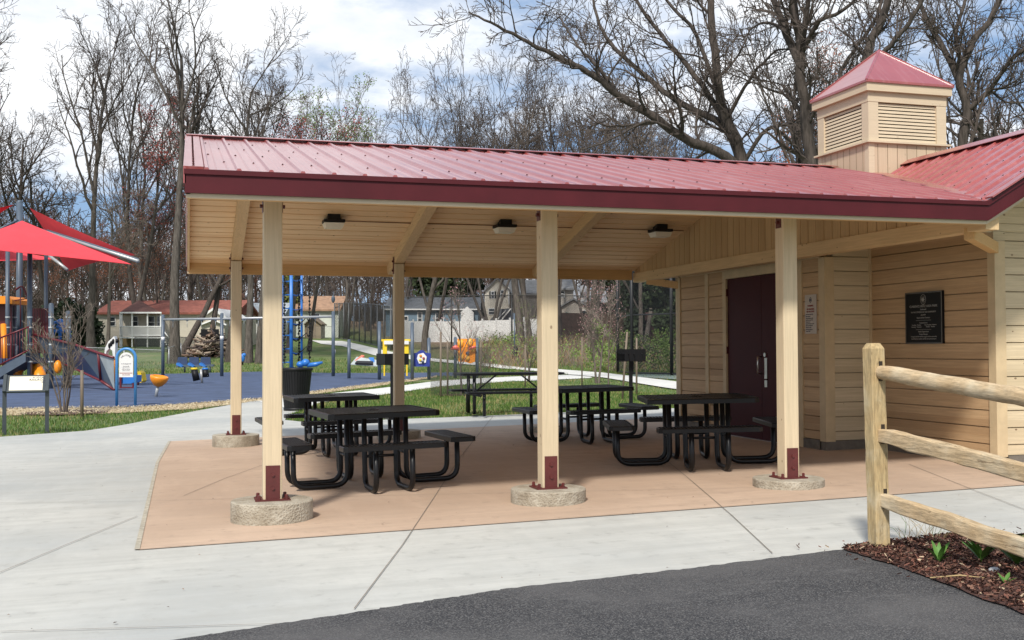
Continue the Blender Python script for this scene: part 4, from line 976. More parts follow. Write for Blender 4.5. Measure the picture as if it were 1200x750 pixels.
# blue climbing tower
b=base(341,55);t=thing('climbing_tower','tall bright blue pole climbing tower with black rope nets','climbing tower',b)
for px,D,r in((330.5,57,.07),(341.3,54.6,.085),(353.5,56.5,.06),(319,56,.07)):
    mb=MB();pole(mb,px,300,D,r);part('pole',mb,m_blue,t)
for y in np.arange(312,438,15.8):
    mb=MB();mb.tube([PV(319,y+3,56),PV(330.5,y+2,57),PV(341.3,y+2,54.6)],.035,6);part('rung',mb,m_blue,t)
for y in np.arange(328,436,17):
    mb=MB();mb.tube([PV(341.3,y,54.6),PV(347,y+1.5,55.2),PV(353.5,y,56.5)],.035,6);part('rung',mb,m_blue,t)
for px in(333.5,350.5,362.8):
    mb=MB();k=0;y=300
    while y<424: 
        mb.ball(PV(px+.5*math.sin(y*.8),y,55.6),.06,6);mb.tube([PV(px-.5,y,55.6),PV(px+.5*math.sin(y),y+5,55.6)],.022,4);y+=4.4 if px>360 or y<355 else 3.4
    part('rope_column',mb,m_black,t)
for px,y in((356,374),(356,392),(357,408)):
    mb=MB();mb.tube([PV(341,y+4,55),PV(347,y+8,55.3),PV(354,y+3,55.6),PV(359,y-2,55.6),PV(363,y+5,55.6)],.03,6);part('rope',mb,m_black,t)
mb=MB();mb.ball(PV(358,425,54.8),.22,10,0,(1,1,.9));mb.ball(PV(352,427,54.8),.2,10,0,(1,1,.8));mb.tube([PV(360,428,54.8),PV(370,427,54.8),PV(378,424.5,54.8)],[.11,.12,.05],10);part('saddle',mb,m_blue,t)
b=base(284,74);t=thing('spring_rider','small blue spring rider on the far grass','spring rider',b)
mb=MB();mb.ball(PV(284,419.5,74),.2,10,0,(.9,.6,1.5));mb.ball(PV(286,416,74),.14,8,0,(1,.6,1));mb.tube([PV(281.5,416,74),PV(286.5,418,74)],.03,6);part('body',mb,m_blue,t);mb=MB();mb.tube([b,PV(284,421,74)],.07,8);part('spring',mb,m_black,t)
# posts of the music and activity panels
b=base(426,47.5);t=thing('music_panel','tilted white chime panel with red and blue ends between two slate posts','play panel',b)
for px,ty,D in((409,399,49.5),(444.5,378,47.3)):
    mb=MB();pole(mb,px,ty,D,.075);part('post',mb,m_slate,t)
mb=MB();mb.prism([PV(411,427.5,48.8),PV(418,419,49.4),PV(443,423,48),PV(442,429.5,47.4)],(0,0,.04));part('tray',mb,m_lgrey,t)
mb=MB();mb.prism([PV(416,424.5,49),PV(424,418.5,49.3),PV(427,419,49.2),PV(420,425.5,48.9)],(0,0,.10));part('chime',mb,M('coral_bar',(.75,.18,.12),.4),t)
mb=MB();mb.prism([PV(416,427,48.4),PV(418,424.5,48.8),PV(437,425,48.0),PV(437,428,47.6)],(0,0,.07));part('chime_box',mb,m_black,t)
mb=MB();mb.prism([PV(432,421.5,48.6),PV(438,421.5,48.3),PV(439,427,47.9),PV(436,427,48)],(0,0,.10));part('chime',mb,m_blue,t)
b=base(464,49.5);t=thing('yellow_panel_frame','yellow upright play frame with a white header board behind the grill','play panel',b)
mb=MB();slab(mb,[(447,397.5),(481,397.5),(481,400),(447,400)],.12,49.5)
for x in(448.5,474): slab(mb,[(x,400),(x+4.8,400),(x+4.8,426),(x,426)],.12,49.5)
for x in(449.5,476): slab(mb,[(x,426),(x+1.6,426),(x+1.6,440.5),(x,440.5)],.08,49.52)
part('frame',mb,m_yellow,t);mb=MB();slab(mb,[(450,399.3),(479,399.3),(479,403.5),(450,403.5)],.04,49.4);part('header_board',mb,m_signw,t)
b=base(493,47);t=thing('blue_activity_panel','blue play panel with a coloured centre between slate posts','play panel',b)
for px,ty,D in((483,379,46.8),(502.6,397,47.4)):
    mb=MB();pole(mb,px,ty,D,.075);part('post',mb,m_slate,t)
mb=MB();slab(mb,[(481,414),(488,413.5),(492,410.5),(496,410.5),(499,413.5),(505,414),(505,420),(503.5,420),(503.5,429.5),(482,429.5),(482,420),(481,420)],.06,47);pn=part('panel',mb,M('royal_blue_panel',(.02,.04,.26),.4),t)
mb=MB();slab(mb,[(490,415),(496,413.5),(500,418),(499,425),(491,426),(488.5,420)],.02,46.95);xf(mb,tuple(t.location));obj('maze_disc',mb,m_signw,pn)
for x,y,m in((493,417,m_orange),(496.5,420,m_redink),(492.5,422,m_yellow),(495.5,424,m_navy)):
    mb=MB();mb.ball(PV(x,y,46.93),.06,8);xf(mb,tuple(t.location));obj('bead',mb,m,pn)
b=base(547,50);t=thing('orange_activity_panel','bright orange moulded climbing panel seen through the mesh cage','play panel',b)
for px,ty,D in((533.5,396,50),(559,397,50)):
    mb=MB();pole(mb,px,ty,D,.075);part('post',mb,m_slate,t)
mb=MB();slab(mb,[(536,397),(557,397),(557.5,404),(556.5,424),(551,426),(545,424),(537.5,424),(536.5,410)],.12,49.9);part('panel',mb,m_orange,t)
mb=MB()
for x,y,r in((540,402,.14),(551,401,.16),(541,418,.13),(548,419,.12),(554,409,.12)): mb.ball(PV(x,y,49.85),r,8,0,(1,.5,1.2))
part('hand_hold',mb,M('light_orange',(.85,.42,.06),.4),t);mb=MB();mb.ball(PV(548,414,49.8),.09,8);part('knob',mb,m_navy,t)
mb=MB();mb.tube([PV(529,409,49.6),PV(534,407,49.6),PV(538,410,49.6)],[.06,.12,.06],8);mb.tube([PV(549,409,49.7),PV(557,406,49.7)],.06,6);part('lever',mb,M('coral_plastic',(.75,.13,.10),.4),t)
# white arch climber, barrel and yellow slide near the arched sign
b=base(130,45);t=thing('arch_climber','white perforated arch climber rising behind the climbing wall','climber',b)
mb=MB();slab(mb,[(122,417),(123,408),(127,400),(133.5,394),(135,398),(134.8,420),(132.5,420),(131.5,411),(128,408),(124.5,412),(123.5,418)],.3,45);part('arch',mb,m_white,t)
mb=MB()
for x,y in((128.2,405),(130.4,402.5),(132.6,400)): mb.ball(PV(x,y,44.98),.07,8,0,(.8,.4,1.6))
mb.ball(PV(136.8,399.5,45.1),.09,8);part('hole',mb,m_black,t)
mb=MB();slab(mb,[(127,419),(135,418),(135,420),(127,421)],.3,45.1);mb.tube([base(124,45.1),PV(124,417,45.1)],.04,6);mb.tube([base(134,45.1),PV(134,417,45.1)],.04,6);part('foot_step',mb,m_orange,t)
b=base(149,38);t=thing('crawl_bench','blue curved bench on maroon legs behind the arched sign','play bench',b)
mb=MB();slab(mb,[(140,440),(157,440),(157,448),(153,449.5),(144,449.5),(140,448)],.8,38);part('seat',mb,m_blue,t)
for q in ([(140,440),(142,440),(142,457.5),(140,457.5)],[(155,449),(156.5,449),(156.5,455),(155,455)]): mb=MB();slab(mb,q,.06,37.9);part('leg',mb,m_maroonp,t)
mb=MB();slab(mb,[(142,453.5),(155,453.5),(155,454.7),(142,454.7)],.05,37.9);part('crossbar',mb,m_maroonp,t)
b=base(164,41);t=thing('play_slide','small yellow slide end right of the arched sign','slide',b)
mb=MB();slab(mb,[(161,436),(163,434.5),(165,437),(167,446),(165,448.5),(162,448)],.5,41);part('chute',mb,m_yellow,t);mb=MB();mb.tube([base(162,41.3),PV(162,437,41.3)],.04,6);part('leg',mb,m_maroonp,t)
# ---------------------------------------------------------------- fences
def chain_fence(lab,pts,h,rp,mpost,mmesh,sp=3.,rails=(1.,),z0=0.,name='chain_link_fence',rr=.6):
    a=np.array(pts[0]);t=thing(name,lab,'fence',(a[0],a[1],tz(a[0],a[1])))
    P_=[np.array(p[:2],float) for p in pts];q=[]
    for i in range(len(P_)-1):
        n=max(1,round(np.linalg.norm(P_[i+1]-P_[i])/sp));q+=[P_[i]+(P_[i+1]-P_[i])*k/n for k in range(n)]
    q.append(P_[-1]);g=[tz(*p) for p in q]
    for p,z in zip(q,g):
        mb=MB();mb.tube([(p[0],p[1],z-.1),(p[0],p[1],z+h)],rp,8);part('post',mb,mpost,t)
    for f in rails:
        mb=MB();mb.tube([(p[0],p[1],z+h*f-.03) for p,z in zip(q,g)],rp*rr,6,0,True,False);part('rail',mb,mpost,t)
    mb=MB();V=[]
    for p,z in zip(q,g):V+=[(p[0],p[1],z+.03),(p[0],p[1],z+h)]
    mb.add(V,[(2*i,2*i+2,2*i+3,2*i+1) for i in range(len(q)-1)]);part('wire_mesh',mb,mmesh,t)
m_bpost=M('black_fence_post',(.014,.014,.015),.5,.05,5)
c0,c1=base(723,56),base(900,52);c2=base(661,100)
chain_fence('tall black chain-link ball fence right of the grill, rising past the roof beam',[base(724,57),base(740.5,54),base(787,52),base(796,51),base(860,50)],6.6,.085,m_bpost,m_mesh_b,9.,(.02,.45,1.),rr=.5)
chain_fence('high court fence far off along the left side of the courts',[base(392,116),base(458,92)],3.7,.06,M('grey_fence_post',(.10,.105,.11),.5,.05,5),m_screen,2.6,(.02,1.),name='court_fence')
chain_fence('high thin court fence running across in front of the blue-grey house',[base(460,92),base(600,90),base(724,88)],4.45,.065,m_bpost,m_mesh_b,6.,(1.,),name='court_fence')
chain_fence('low grey chain-link fence beyond the playground at the left',[base(60,72),base(190,69),base(212,78)],1.25,.035,m_grey,m_mesh_g,3.,(1.,))
chain_fence('low dark chain-link fence in front of the small brown shed',[base(360,112),base(392,112)],1.3,.03,m_bpost,m_mesh_g,3.,(1.,))
chain_fence('black mesh yard fence below the deck of the red-roofed house',[base(158,86),base(196,86),base(240,84)],1.25,.03,m_bpost,m_screen,2.5,(1.,),name='yard_fence')
t=thing('vinyl_fence','long white vinyl privacy fence in front of the far houses','fence',base(470,106))
for k in range(11):
    x0,x1=468+k*16.2,468+(k+1)*16.2
    mb=MB();a,b_=base(x0,106),base(x1,106)
    zt=(a[2]+b_[2])/2+.25
    mb.prism([a-(0,0,.1),b_-(0,0,.1),b_*(1,1,0)+(0,0,zt+1.75),a*(1,1,0)+(0,0,zt+1.75)],FH*.05);part('fence_panel',mb,m_white,t)
    mb=MB();mb.bar(a-(0,0,.1),a*(1,1,0)+(0,0,zt+1.92),.15,.15);part('post',mb,m_white,t)
t=thing('board_fence','dark brown board fence behind the right-hand houses garden','fence',base(655,104))
mb=MB();a,b_=base(655,104),base(745,100);mb.prism([a,b_,b_+(0,0,2.4),a+(0,0,2.6)],FH*.06);part('board_panel',mb,M('brown_boards',(.10,.06,.045),.8,.2,3),t)
# ---------------------------------------------------------------- houses
def win(t,wall,D,x0,y0,x1,y1,shut=None,bars=True):
    mb=MB();e=.9;slab(mb,[(x0-e,y0-e),(x1+e,y0-e),(x1+e,y1+e),(x0-e,y1+e)],.12,D-.06);f=part('window',mb,m_white,t)
    mb=MB();slab(mb,[(x0,y0),(x1,y0),(x1,y1),(x0,y1)],.05,D-.09);xf(mb,tuple(t.location));obj('pane',mb,m_glass,f)
    if bars: mb=MB();ym=(y0+y1)/2;slab(mb,[(x0,ym-.3),(x1,ym-.3),(x1,ym+.3),(x0,ym+.3)],.03,D-.13);xf(mb,tuple(t.location));obj('sash',mb,m_white,f)
    if shut:
        for a,b_ in((x0-2.6,x0-1),(x1+1,x1+2.6)):
            mb=MB();slab(mb,[(a,y0-.5),(b_,y0-.5),(b_,y1+.5),(a,y1+.5)],.05,D-.1);xf(mb,tuple(t.location));obj('shutter',mb,shut,f)
m_glass=M('window_glass',(.03,.035,.04),.12,.1,3,spec=.8)
def lap(name,c): 
    m,nt,b=newmat(name);v=coords(nt);sp=N(nt,'ShaderNodeSeparateXYZ');nt.links.new(v,sp.inputs[0]);f=math_(nt,'FRACT',math_(nt,'DIVIDE',sp.outputs[2],.16))
    n=noise(nt,v,.6,3);k=mixc(nt,ramp(nt,n,.3,.7),tuple(x*.85 for x in c),c);nt.links.new(k,b.inputs['Base Color']);b.inputs['Roughness'].default_value=.7;bump(nt,b,f,.8,.02);return m
def shingle(name,c): return M(name,c,.9,.18,2.5,bmp=.4,bs=8)
def house(name,lab,px,D,depth,walls,roofs,cat='house'):
    t=thing(name,lab,cat,base(px,D))
    for pts,dd,m,d in walls: mb=MB();slab(mb,pts,depth if d is None else d,D+dd);part('wall',mb,m,t)
    for pts,dd,m,d in roofs:
        mb=MB();slab(mb,pts,d,D+dd) if d else None
        if not d: pass
        part('roof',mb,m,t)
    return t
def gable_side(mb,x0,x1,ye,yr,D,depth,ov=.4,thick=.18):
    """roof with the ridge parallel to the picture: two slopes"""
    a,b_=PV(x0,ye,D-ov),PV(x1,ye,D-ov);zr_=PV((x0+x1)/2,yr,D+depth/2)[2]
    c,d=b_+FH*(depth/2+ov),a+FH*(depth/2+ov);c=np.array([c[0],c[1],zr_]);d=np.array([d[0],d[1],zr_]);e,f=b_+FH*(depth+2*ov),a+FH*(depth+2*ov)
    mb.prism([a,b_,c,d],(0,0,-thick));mb.prism([d,c,e,f],(0,0,-thick))
    mb.prism([a+FH*.5-(0,0,.1),d-(0,0,.1),f-FH*.5-(0,0,.1)],RH*.25+0*UP);mb.prism([b_+FH*.5-(0,0,.1)-RH*.3,c-(0,0,.1)-RH*.3,e-FH*.5-(0,0,.1)-RH*.3],-RH*.05)
def gable_front(mb,xl,xm,xr,ye,yr,D,depth,thick=.18):
    a,m_,b_=PV(xl,ye,D-.3),PV(xm,yr,D-.3),PV(xr,ye,D-.3)
    for p,q in((a,m_),(b_,m_)): mb.prism([p,q,q+FH*(depth+.6),p+FH*(depth+.6)],(0,0,thick))
beige=lap('beige_siding',(.55,.50,.41));redr=shingle('red_shingle',(.26,.085,.06));brr=shingle('brown_shingle',(.12,.055,.045))
t=thing('house_with_deck','beige house with red shingle roof and white railed deck','house',base(190,95));D=95
mb=MB();slab(mb,[(113,412),(113,366),(275,366),(275,412)],8,D);part('wall',mb,beige,t)
mb=MB();slab(mb,[(128,414),(128,396),(160,396),(160,414)],.3,D-1.2);part('basement_boards',mb,M('ochre_boards',(.30,.21,.10),.8,.2,2),t)
mb=MB();gable_side(mb,110,278,366,352,D,8);part('roof',mb,redr,t)
mb=MB();V=[PV(139,366.5,D-2.8),PV(189,366.5,D-2.8),PV(189,366.5,D+2),PV(139,366.5,D+2),PV(163,351.5,D-.2)];mb.add(V,[(0,1,4),(1,2,4),(2,3,4),(3,0,4),(0,3,2,1)]);part('porch_roof',mb,brr,t)
mb=MB();slab(mb,[(140,365.5),(189,365.5),(189,367.3),(140,367.3)],.1,D-2.9);part('fascia',mb,m_white,t)
win(t,None,D,126.5,372,134.5,381.5);win(t,None,D,173.5,371,180.5,384,None,True);win(t,None,D,184.5,371,189,384);win(t,None,D,155,371,161,382)
d=part('deck',slab(MB(),[(140,394.5),(189,394.5),(189,396.5),(140,396.5)],2.6,D-2.8),m_white,t)
mb=MB();slab(mb,[(140,382),(189,382),(189,383),(140,383)],.1,D-2.8);slab(mb,[(140,392.5),(189,392.5),(189,393.4),(140,393.4)],.1,D-2.8)
for k in range(40):
    x=140.5+k*1.24;slab(mb,[(x,383),(x+.5,383),(x+.5,393),(x,393)],.06,D-2.78)
xf(mb,tuple(t.location));obj('railing',mb,m_white,d)
for x in(140,141.8,154,172,187.5):
    mb=MB();slab(mb,[(x,366),(x+1.3,366),(x+1.3,410),(x,410)],.15,D-2.7);part('porch_post',mb,m_white,t)
mb=MB()
for k in range(6): x=189+k*1.8;slab(mb,[(x,395+k*2.6),(x+2,395+k*2.6),(x+2,396.5+k*2.6),(x,396.5+k*2.6)],1.,D-2.6)
mb.tube([PV(189,384,D-2.8),PV(200,399,D-2.8)],.05,6);part('stair',mb,m_white,t)
t=thing('garage','small beige gabled garage with white eaves behind the brush pile','garage',base(250,88));D=88
mb=MB();slab(mb,[(236,412),(236,372),(250,363),(263,372),(263,412)],7,D);part('wall',mb,beige,t)
mb=MB();gable_front(mb,234,249.5,265,374,363.5,D,7,.2);part('roof',mb,m_white,t)
mb=MB();slab(mb,[(234,380),(249.5,374),(265,380),(265,381.5),(249.5,375.5),(234,381.5)],.3,D-.35);part('eave',mb,m_white,t)
t=thing('pale_roofed_house','white house with a pale blue-grey roof glimpsed behind the rear left post','house',base(266,105));D=105
mb=MB();slab(mb,[(256,402),(256,372),(330,372),(330,402)],7,D);part('wall',mb,lap('white_siding',(.6,.6,.57)),t);mb=MB();gable_side(mb,254,332,372,355,D,7);part('roof',mb,shingle('pale_shingle',(.36,.40,.43)),t)
t=thing('tan_roofed_house','pale green-grey bungalow with an orange-tan roof at the path end','house',base(365,118));D=118
mb=MB();slab(mb,[(330,400),(330,362),(397,362),(397,400)],8,D);part('wall',mb,lap('pale_green_siding',(.66,.69,.60)),t);mb=MB();gable_side(mb,328,399,362.5,347,D,8);part('roof',mb,shingle('tan_shingle',(.36,.22,.14)),t);win(t,None,D,369,368,374,376)
mb=MB();mb.tube([PV(389,352,D-.5),PV(389.5,348,D-.5)],.04,5);mb.ball(PV(390.5,350.5,D-.6),.42,10,0,(.5,.3,1));part('satellite_dish',mb,m_slate,t)
t=thing('garden_shed','small tan gabled shed beside the blue climbing tower','shed',base(366,113));D=113
mb=MB();slab(mb,[(357,400),(357,380),(366,372.5),(376,380),(376,400)],2.5,D);part('wall',mb,lap('tan_shed_boards',(.30,.23,.15)),t);mb=MB();gable_front(mb,356,366,377,381,372.5,D,2.5,.12);part('roof',mb,M('shed_roof',(.22,.17,.12),.8),t);mb=MB();slab(mb,[(362,400),(362,383),(370,383),(370,400)],.05,D-.04);part('door',mb,M('shed_door',(.24,.18,.12),.8),t)
t=thing('blue_grey_house','blue-grey bungalow with dark grey roof behind the white fence','house',base(510,118));D=118
mb=MB();slab(mb,[(452,400),(452,362),(560,362),(560,400)],8,D);part('wall',mb,lap('blue_siding',(.18,.27,.35)),t);mb=MB();gable_side(mb,450,563,362.5,348.5,D,8);part('roof',mb,shingle('dark_grey_shingle',(.13,.14,.155)),t)
mb=MB();slab(mb,[(450,361.8),(563,361.8),(563,363.2),(450,363.2)],.1,D-.5);part('gutter',mb,m_white,t)
for q in((474,371,477.5,380),(490,366.5,494,379),(511,367.5,519,378)): win(t,None,D,*q)
mb=MB();slab(mb,[(540,380),(540,366),(547.5,359),(555,366),(555,380)],1.5,D-1.6);part('porch_gable',mb,m_white,t)
t=thing('cream_house','two-storey cream house with shuttered gable windows','house',base(582,126));D=126
cream=lap('cream_siding',(.82,.76,.64));taupe=lap('taupe_siding',(.42,.38,.33));gsh=shingle('grey_shingle',(.22,.22,.22))
mb=MB();slab(mb,[(568,398),(568,341),(583,327),(597,337),(597,398)],6,D);part('wall',mb,cream,t)
mb=MB();slab(mb,[(597,398),(597,343),(645,343),(645,398)],7,D+1.5);part('wall',mb,taupe,t)
mb=MB();gable_front(mb,566.5,583,598.5,342.5,327,D,7,.22);gable_side(mb,590,648,343.5,328,D+1.5,7);part('roof',mb,gsh,t)
win(t,None,D,576,342,578.7,349,m_black);win(t,None,D,587,340.5,589.7,347.5,m_black);win(t,None,D,573,362,579,368)
mb=MB();slab(mb,[(595.5,339),(597,339),(597,357),(595.5,357)],.1,D-.2);part('downpipe',mb,m_white,t)
t=thing('small_blue_outbuilding','low blue-grey outbuilding with white gable trim before the cream house','outbuilding',base(588,114));D=114
mb=MB();slab(mb,[(576,398),(576,376),(587,376),(598,362.5),(606,372),(606,398)],5,D);part('wall',mb,lap('slate_blue_siding',(.12,.15,.20)),t)
mb=MB();mb.prism([PV(573,376,D-.3),PV(587,362,D-.3),PV(598,361.5,D-.3),PV(586,376,D-.3)],FH*4-UP*.0);part('roof',mb,shingle('charcoal_shingle',(.10,.105,.115)),t)
mb=MB();slab(mb,[(585.5,376),(598,361.5),(599.5,361.5),(587.5,376)],.2,D-.5);slab(mb,[(582,374.5),(592,364),(593,364),(583.3,374.5)],.15,D-.6);part('gable_trim',mb,m_white,t)
t=thing('grey_house','grey-taupe house with lower gabled wing and white windows','house',base(672,120));D=120
mb=MB();slab(mb,[(646,400),(646,337),(672,337),(672,400)],7,D);slab(mb,[(655,402),(655,362),(672,352),(694,362),(694,402)],4,D-2.5);part('wall',mb,taupe,t)
mb=MB();gable_side(mb,644,674,338,327,D,7);gable_front(mb,650,672,698,364,351,D-2.5,4,.2);part('roof',mb,gsh,t)
win(t,None,D,656.5,341.5,661,347.5);win(t,None,D-2.5,682.5,364,687.5,373)
mb=MB();mb.prism([PV(660,373,D-3.6),PV(663,366,D-2.6),PV(669,367,D-2.6),PV(672,372.5,D-3.6)],FH*.1);part('awning',mb,M('teal_awning',(.02,.12,.11),.7),t)
t=thing('white_roof_house','distant white house with a pale grey roof right of the grey house','house',base(685,135));D=135
mb=MB();slab(mb,[(674,395),(674,352),(683,347),(700,352),(700,395)],7,D);part('wall',mb,lap('white_lap',(.62,.62,.6)),t);mb=MB();gable_side(mb,673,712,353,341,D,7);mb.ball(PV(684,341,D),.6,6,0,(1,1,1.3));part('roof',mb,shingle('light_shingle',(.42,.43,.45)),t)
t=thing('brick_outbuilding','low brown outbuilding in the shade behind the ball fence','outbuilding',base(770,92));D=92
mb=MB();slab(mb,[(762,402),(762,372),(792,372),(792,402)],4,D);part('wall',mb,M('brown_brick',(.10,.055,.045),.9,.2,4),t);mb=MB();gable_side(mb,760,795,373,366,D,4);part('roof',mb,brr,t)
# ---------------------------------------------------------------- brush pile
R=random.Random(5);mb=MB()
for k in range(520):
    px=R.uniform(222,276);c=base(px,82+R.uniform(-1.5,1.5));hh=max(0,1-abs(px-250)/30)*1.9;z=R.uniform(0,hh);p=c+UP*z;d=RH*R.gauss(0,1)+FH*R.gauss(0,1)+UP*R.gauss(0,.35);d/=np.linalg.norm(d);L=R.uniform(.25,.9)
    mb.tube([p-d*L,p+d*L],R.uniform(.02,.09),5,R.randrange(3))
t=thing('brush_pile','heap of cut logs and junk under the trees by the garage','brush pile',base(250,82));part('logs',mb,[M('log_a',(.16,.10,.07),.9),M('log_b',(.33,.26,.20),.9),M('log_c',(.07,.05,.045),.9)],t)
mb=MB();mb.box(-.9,-.4,1.35,.4,.4,2.0);mb.ball((1.4,-.9,.3),.3,8);obj('junk',mb,m_black,t)
b=base(603,78);t=thing('hanging_litter_bag','black bag hanging on a grey pole beside the far path','litter bag',b)
mb=MB();mb.tube([b,b+UP*3.4],.05,8);obj_=part('pole',mb,m_slate,t);mb=MB();mb.lathe(b+(-.0,-.25,0),[(.05,.1),(.25,.15),(.30,.45),(.22,.85),(.06,1.1)],10);part('bag',mb,m_black,t)
# ---------------------------------------------------------------- trees
def mk_tree(lab,px,by,top,w,seed,style='grey',D=None,copy=None,rz=0.,lean=(0,0),multi=1,**kw):
    if D is None: a=G(px,by);D=(a-CAM)@FH
    else: a=base(px,D)
    h=(by-top)*D/FPX;r=w*D/FPX/2
    t=thing('bare_tree',lab,'tree',a,rz)
    bm_,tm,bud={'grey':(m_bark,m_twig,None),'dark':(m_bark2,m_twig,None),'pale':(m_bark3,m_twig3,None),'red':(m_bark,m_twig,m_redbud),'rust':(m_bark2,m_twig,m_rust),'leaf':(m_bark,m_twig3,m_leaf)}[style]
    h*=kw.pop('hf',.80);p=params(rmin=kw.pop('rmin',.0085*D/70+.002),bud={'red':2,'rust':2,'leaf':2}.get(style,0),bs=.055*D/70,bj=2.5);p.update(kw)
    if style=='rust': p['bs']*=1.15;p['bud']=3
    tree_parts(t,seed,h,r,p,bm_,tm,bud,multi,lean);return t
upr=dict(ang=[(14,38),(20,45),(22,50),(25,60),(25,60)],up=[.02,.14,.09,.05,.03])
T={}
def tree(lab,px,by,top,w,style,seed,**k): return mk_tree(lab,px,by,top,w,seed,style,**k)
tree('tall bare tree forking into three leaders behind the shade sails',107,412,-25,9.5,'grey',21,n=[8,6,6,4],t0=[.45,.2,.15,.1],**upr)
tree('slim red-tinged tree just right of the shade sail tip',152,404,55,7,'red',22,n=[9,7,6,4],lr=[(.25,.45),(.4,.6),(.4,.6),(.4,.7)])
tC=tree('thick straight grey trunk left of the pavilion corner',204,426,-30,13.5,'grey',23,n=[8,6,6,4],t0=[.5,.2,.15,.1],lean=(.0,0),tap=[.25,.22,.3,.5,.6],**upr)
tree('leaning tree bent to the right behind the trapeze bar',211,418,150,9,'dark',24,lean=(.42,.05),n=[7,6,5,4],t0=[.35,.2,.15,.1])
tree('dark double-curved tree leaning right beside the rear left post',243,415,120,8,'dark',25,lean=(.2,0),n=[7,6,5,4],t0=[.3,.2,.15,.1])
tree('broad-crowned tree rising over the left end of the roof',291,425,-15,9.5,'grey',26,n=[10,7,6,4],t0=[.42,.2,.15,.1],ang=[(25,55),(25,60),(25,60),(25,60)])
tree('straight trunk close beside the broad-crowned tree',303,426,60,8,'grey',27,n=[7,6,5,4],t0=[.5,.2,.15,.1],**upr)
tree('dark trunk directly behind the rear left post',268,424,30,9,'dark',28,n=[7,6,5,4],t0=[.45,.2,.15,.1],lean=(.1,0))
tree('small budding tree behind the roof right of the broad crown',362,412,80,5,'leaf',29,lean=(.08,0),n=[9,7,6,3],t0=[.5,.2,.15,.1])
tree('reddish round-topped maple behind the roof',338,414,98,7,'red',30,n=[10,8,6,4],t0=[.3,.2,.15,.1])
tree('large tree off the left edge with limbs reaching into view',-32,424,-70,15,'dark',31,n=[10,7,5,4],t0=[.35,.15,.15,.1],ang=[(35,70),(25,60),(25,60),(25,60)])
tree('dark tree behind the shade sail mast',24,414,70,9,'dark',32,n=[7,6,5,4],t0=[.4,.2,.15,.1])
tree('dark tree between the mast and the three-leader tree',62,415,150,8,'dark',33,n=[7,6,5,4],t0=[.4,.2,.15,.1],lean=(-.06,0))
tree('pale thin tree left of the red-tinged tree',126,410,190,5,'pale',34,n=[8,7,5,3])
tree('grey tree with one long side branch behind the grey rear post opening',498,411,108,8,'grey',35,n=[9,7,6,4],t0=[.28,.2,.15,.1],lean=(.0,0))
tree('slightly leaning trunk before the cream house',609,409,92,11,'grey',36,lean=(-.10,0),n=[8,6,5,4],t0=[.35,.2,.15,.1])
tree('narrow trunk right of the leaning trunk at the cream house',622,408,108,7,'pale',37,lean=(-.05,0),n=[7,6,5,4])
tree('trunk just right of the middle front post',655,409,98,9,'dark',38,n=[8,6,5,4],t0=[.35,.2,.15,.1])
tree('stout dark trunk behind the pink sapling',697,424,88,10,'dark',39,n=[8,6,5,4],t0=[.35,.2,.15,.1])
tree('slim black trunk left of the tall fence posts',723,428,120,5,'dark',40,n=[8,7,6,3])
tree('twin pale trunks behind the ball fence',752,410,130,6,'pale',41,multi=2,n=[8,7,5,3])
# mid-distance woods: fan-shaped multi-stem trees seen over the roof, copied
fanA=tree('fan-shaped grey tree left of the gap over the roof',510,400,72,3.6,'grey',50,multi=3,D=118,hf=.84,n=[8,5,3,3],t0=[.25,.2,.15,.1],**upr)
fanB=tree('dense fan-shaped grey tree over the middle of the roof',575,400,66,3.6,'grey',51,multi=4,D=112,hf=.82,n=[7,4,4,3],t0=[.2,.2,.15,.1],**upr)
fanC=tree('tall upright grey tree in the woods behind the big slanting limb',735,400,40,5,'grey',52,multi=2,D=105,hf=.72,n=[8,6,5,3],t0=[.3,.2,.15,.1],**upr)
fanR=tree('rusty-leaved tree beside the cupola',968,400,28,8,'rust',53,D=60,n=[9,6,5,3],t0=[.3,.2,.15,.1])
big=tree('wide spreading dark tree behind the cupola',1012,415,-60,22,'dark',54,D=52,n=[9,6,5,4],t0=[.3,.15,.15,.1],wand=[.08,.2,.2,.2,.2],ang=[(25,65),(25,60),(25,60),(25,60)])
def cpy(src,lab,px,D,rz,s): return dup(src,base(px,D),rz,lab,s)
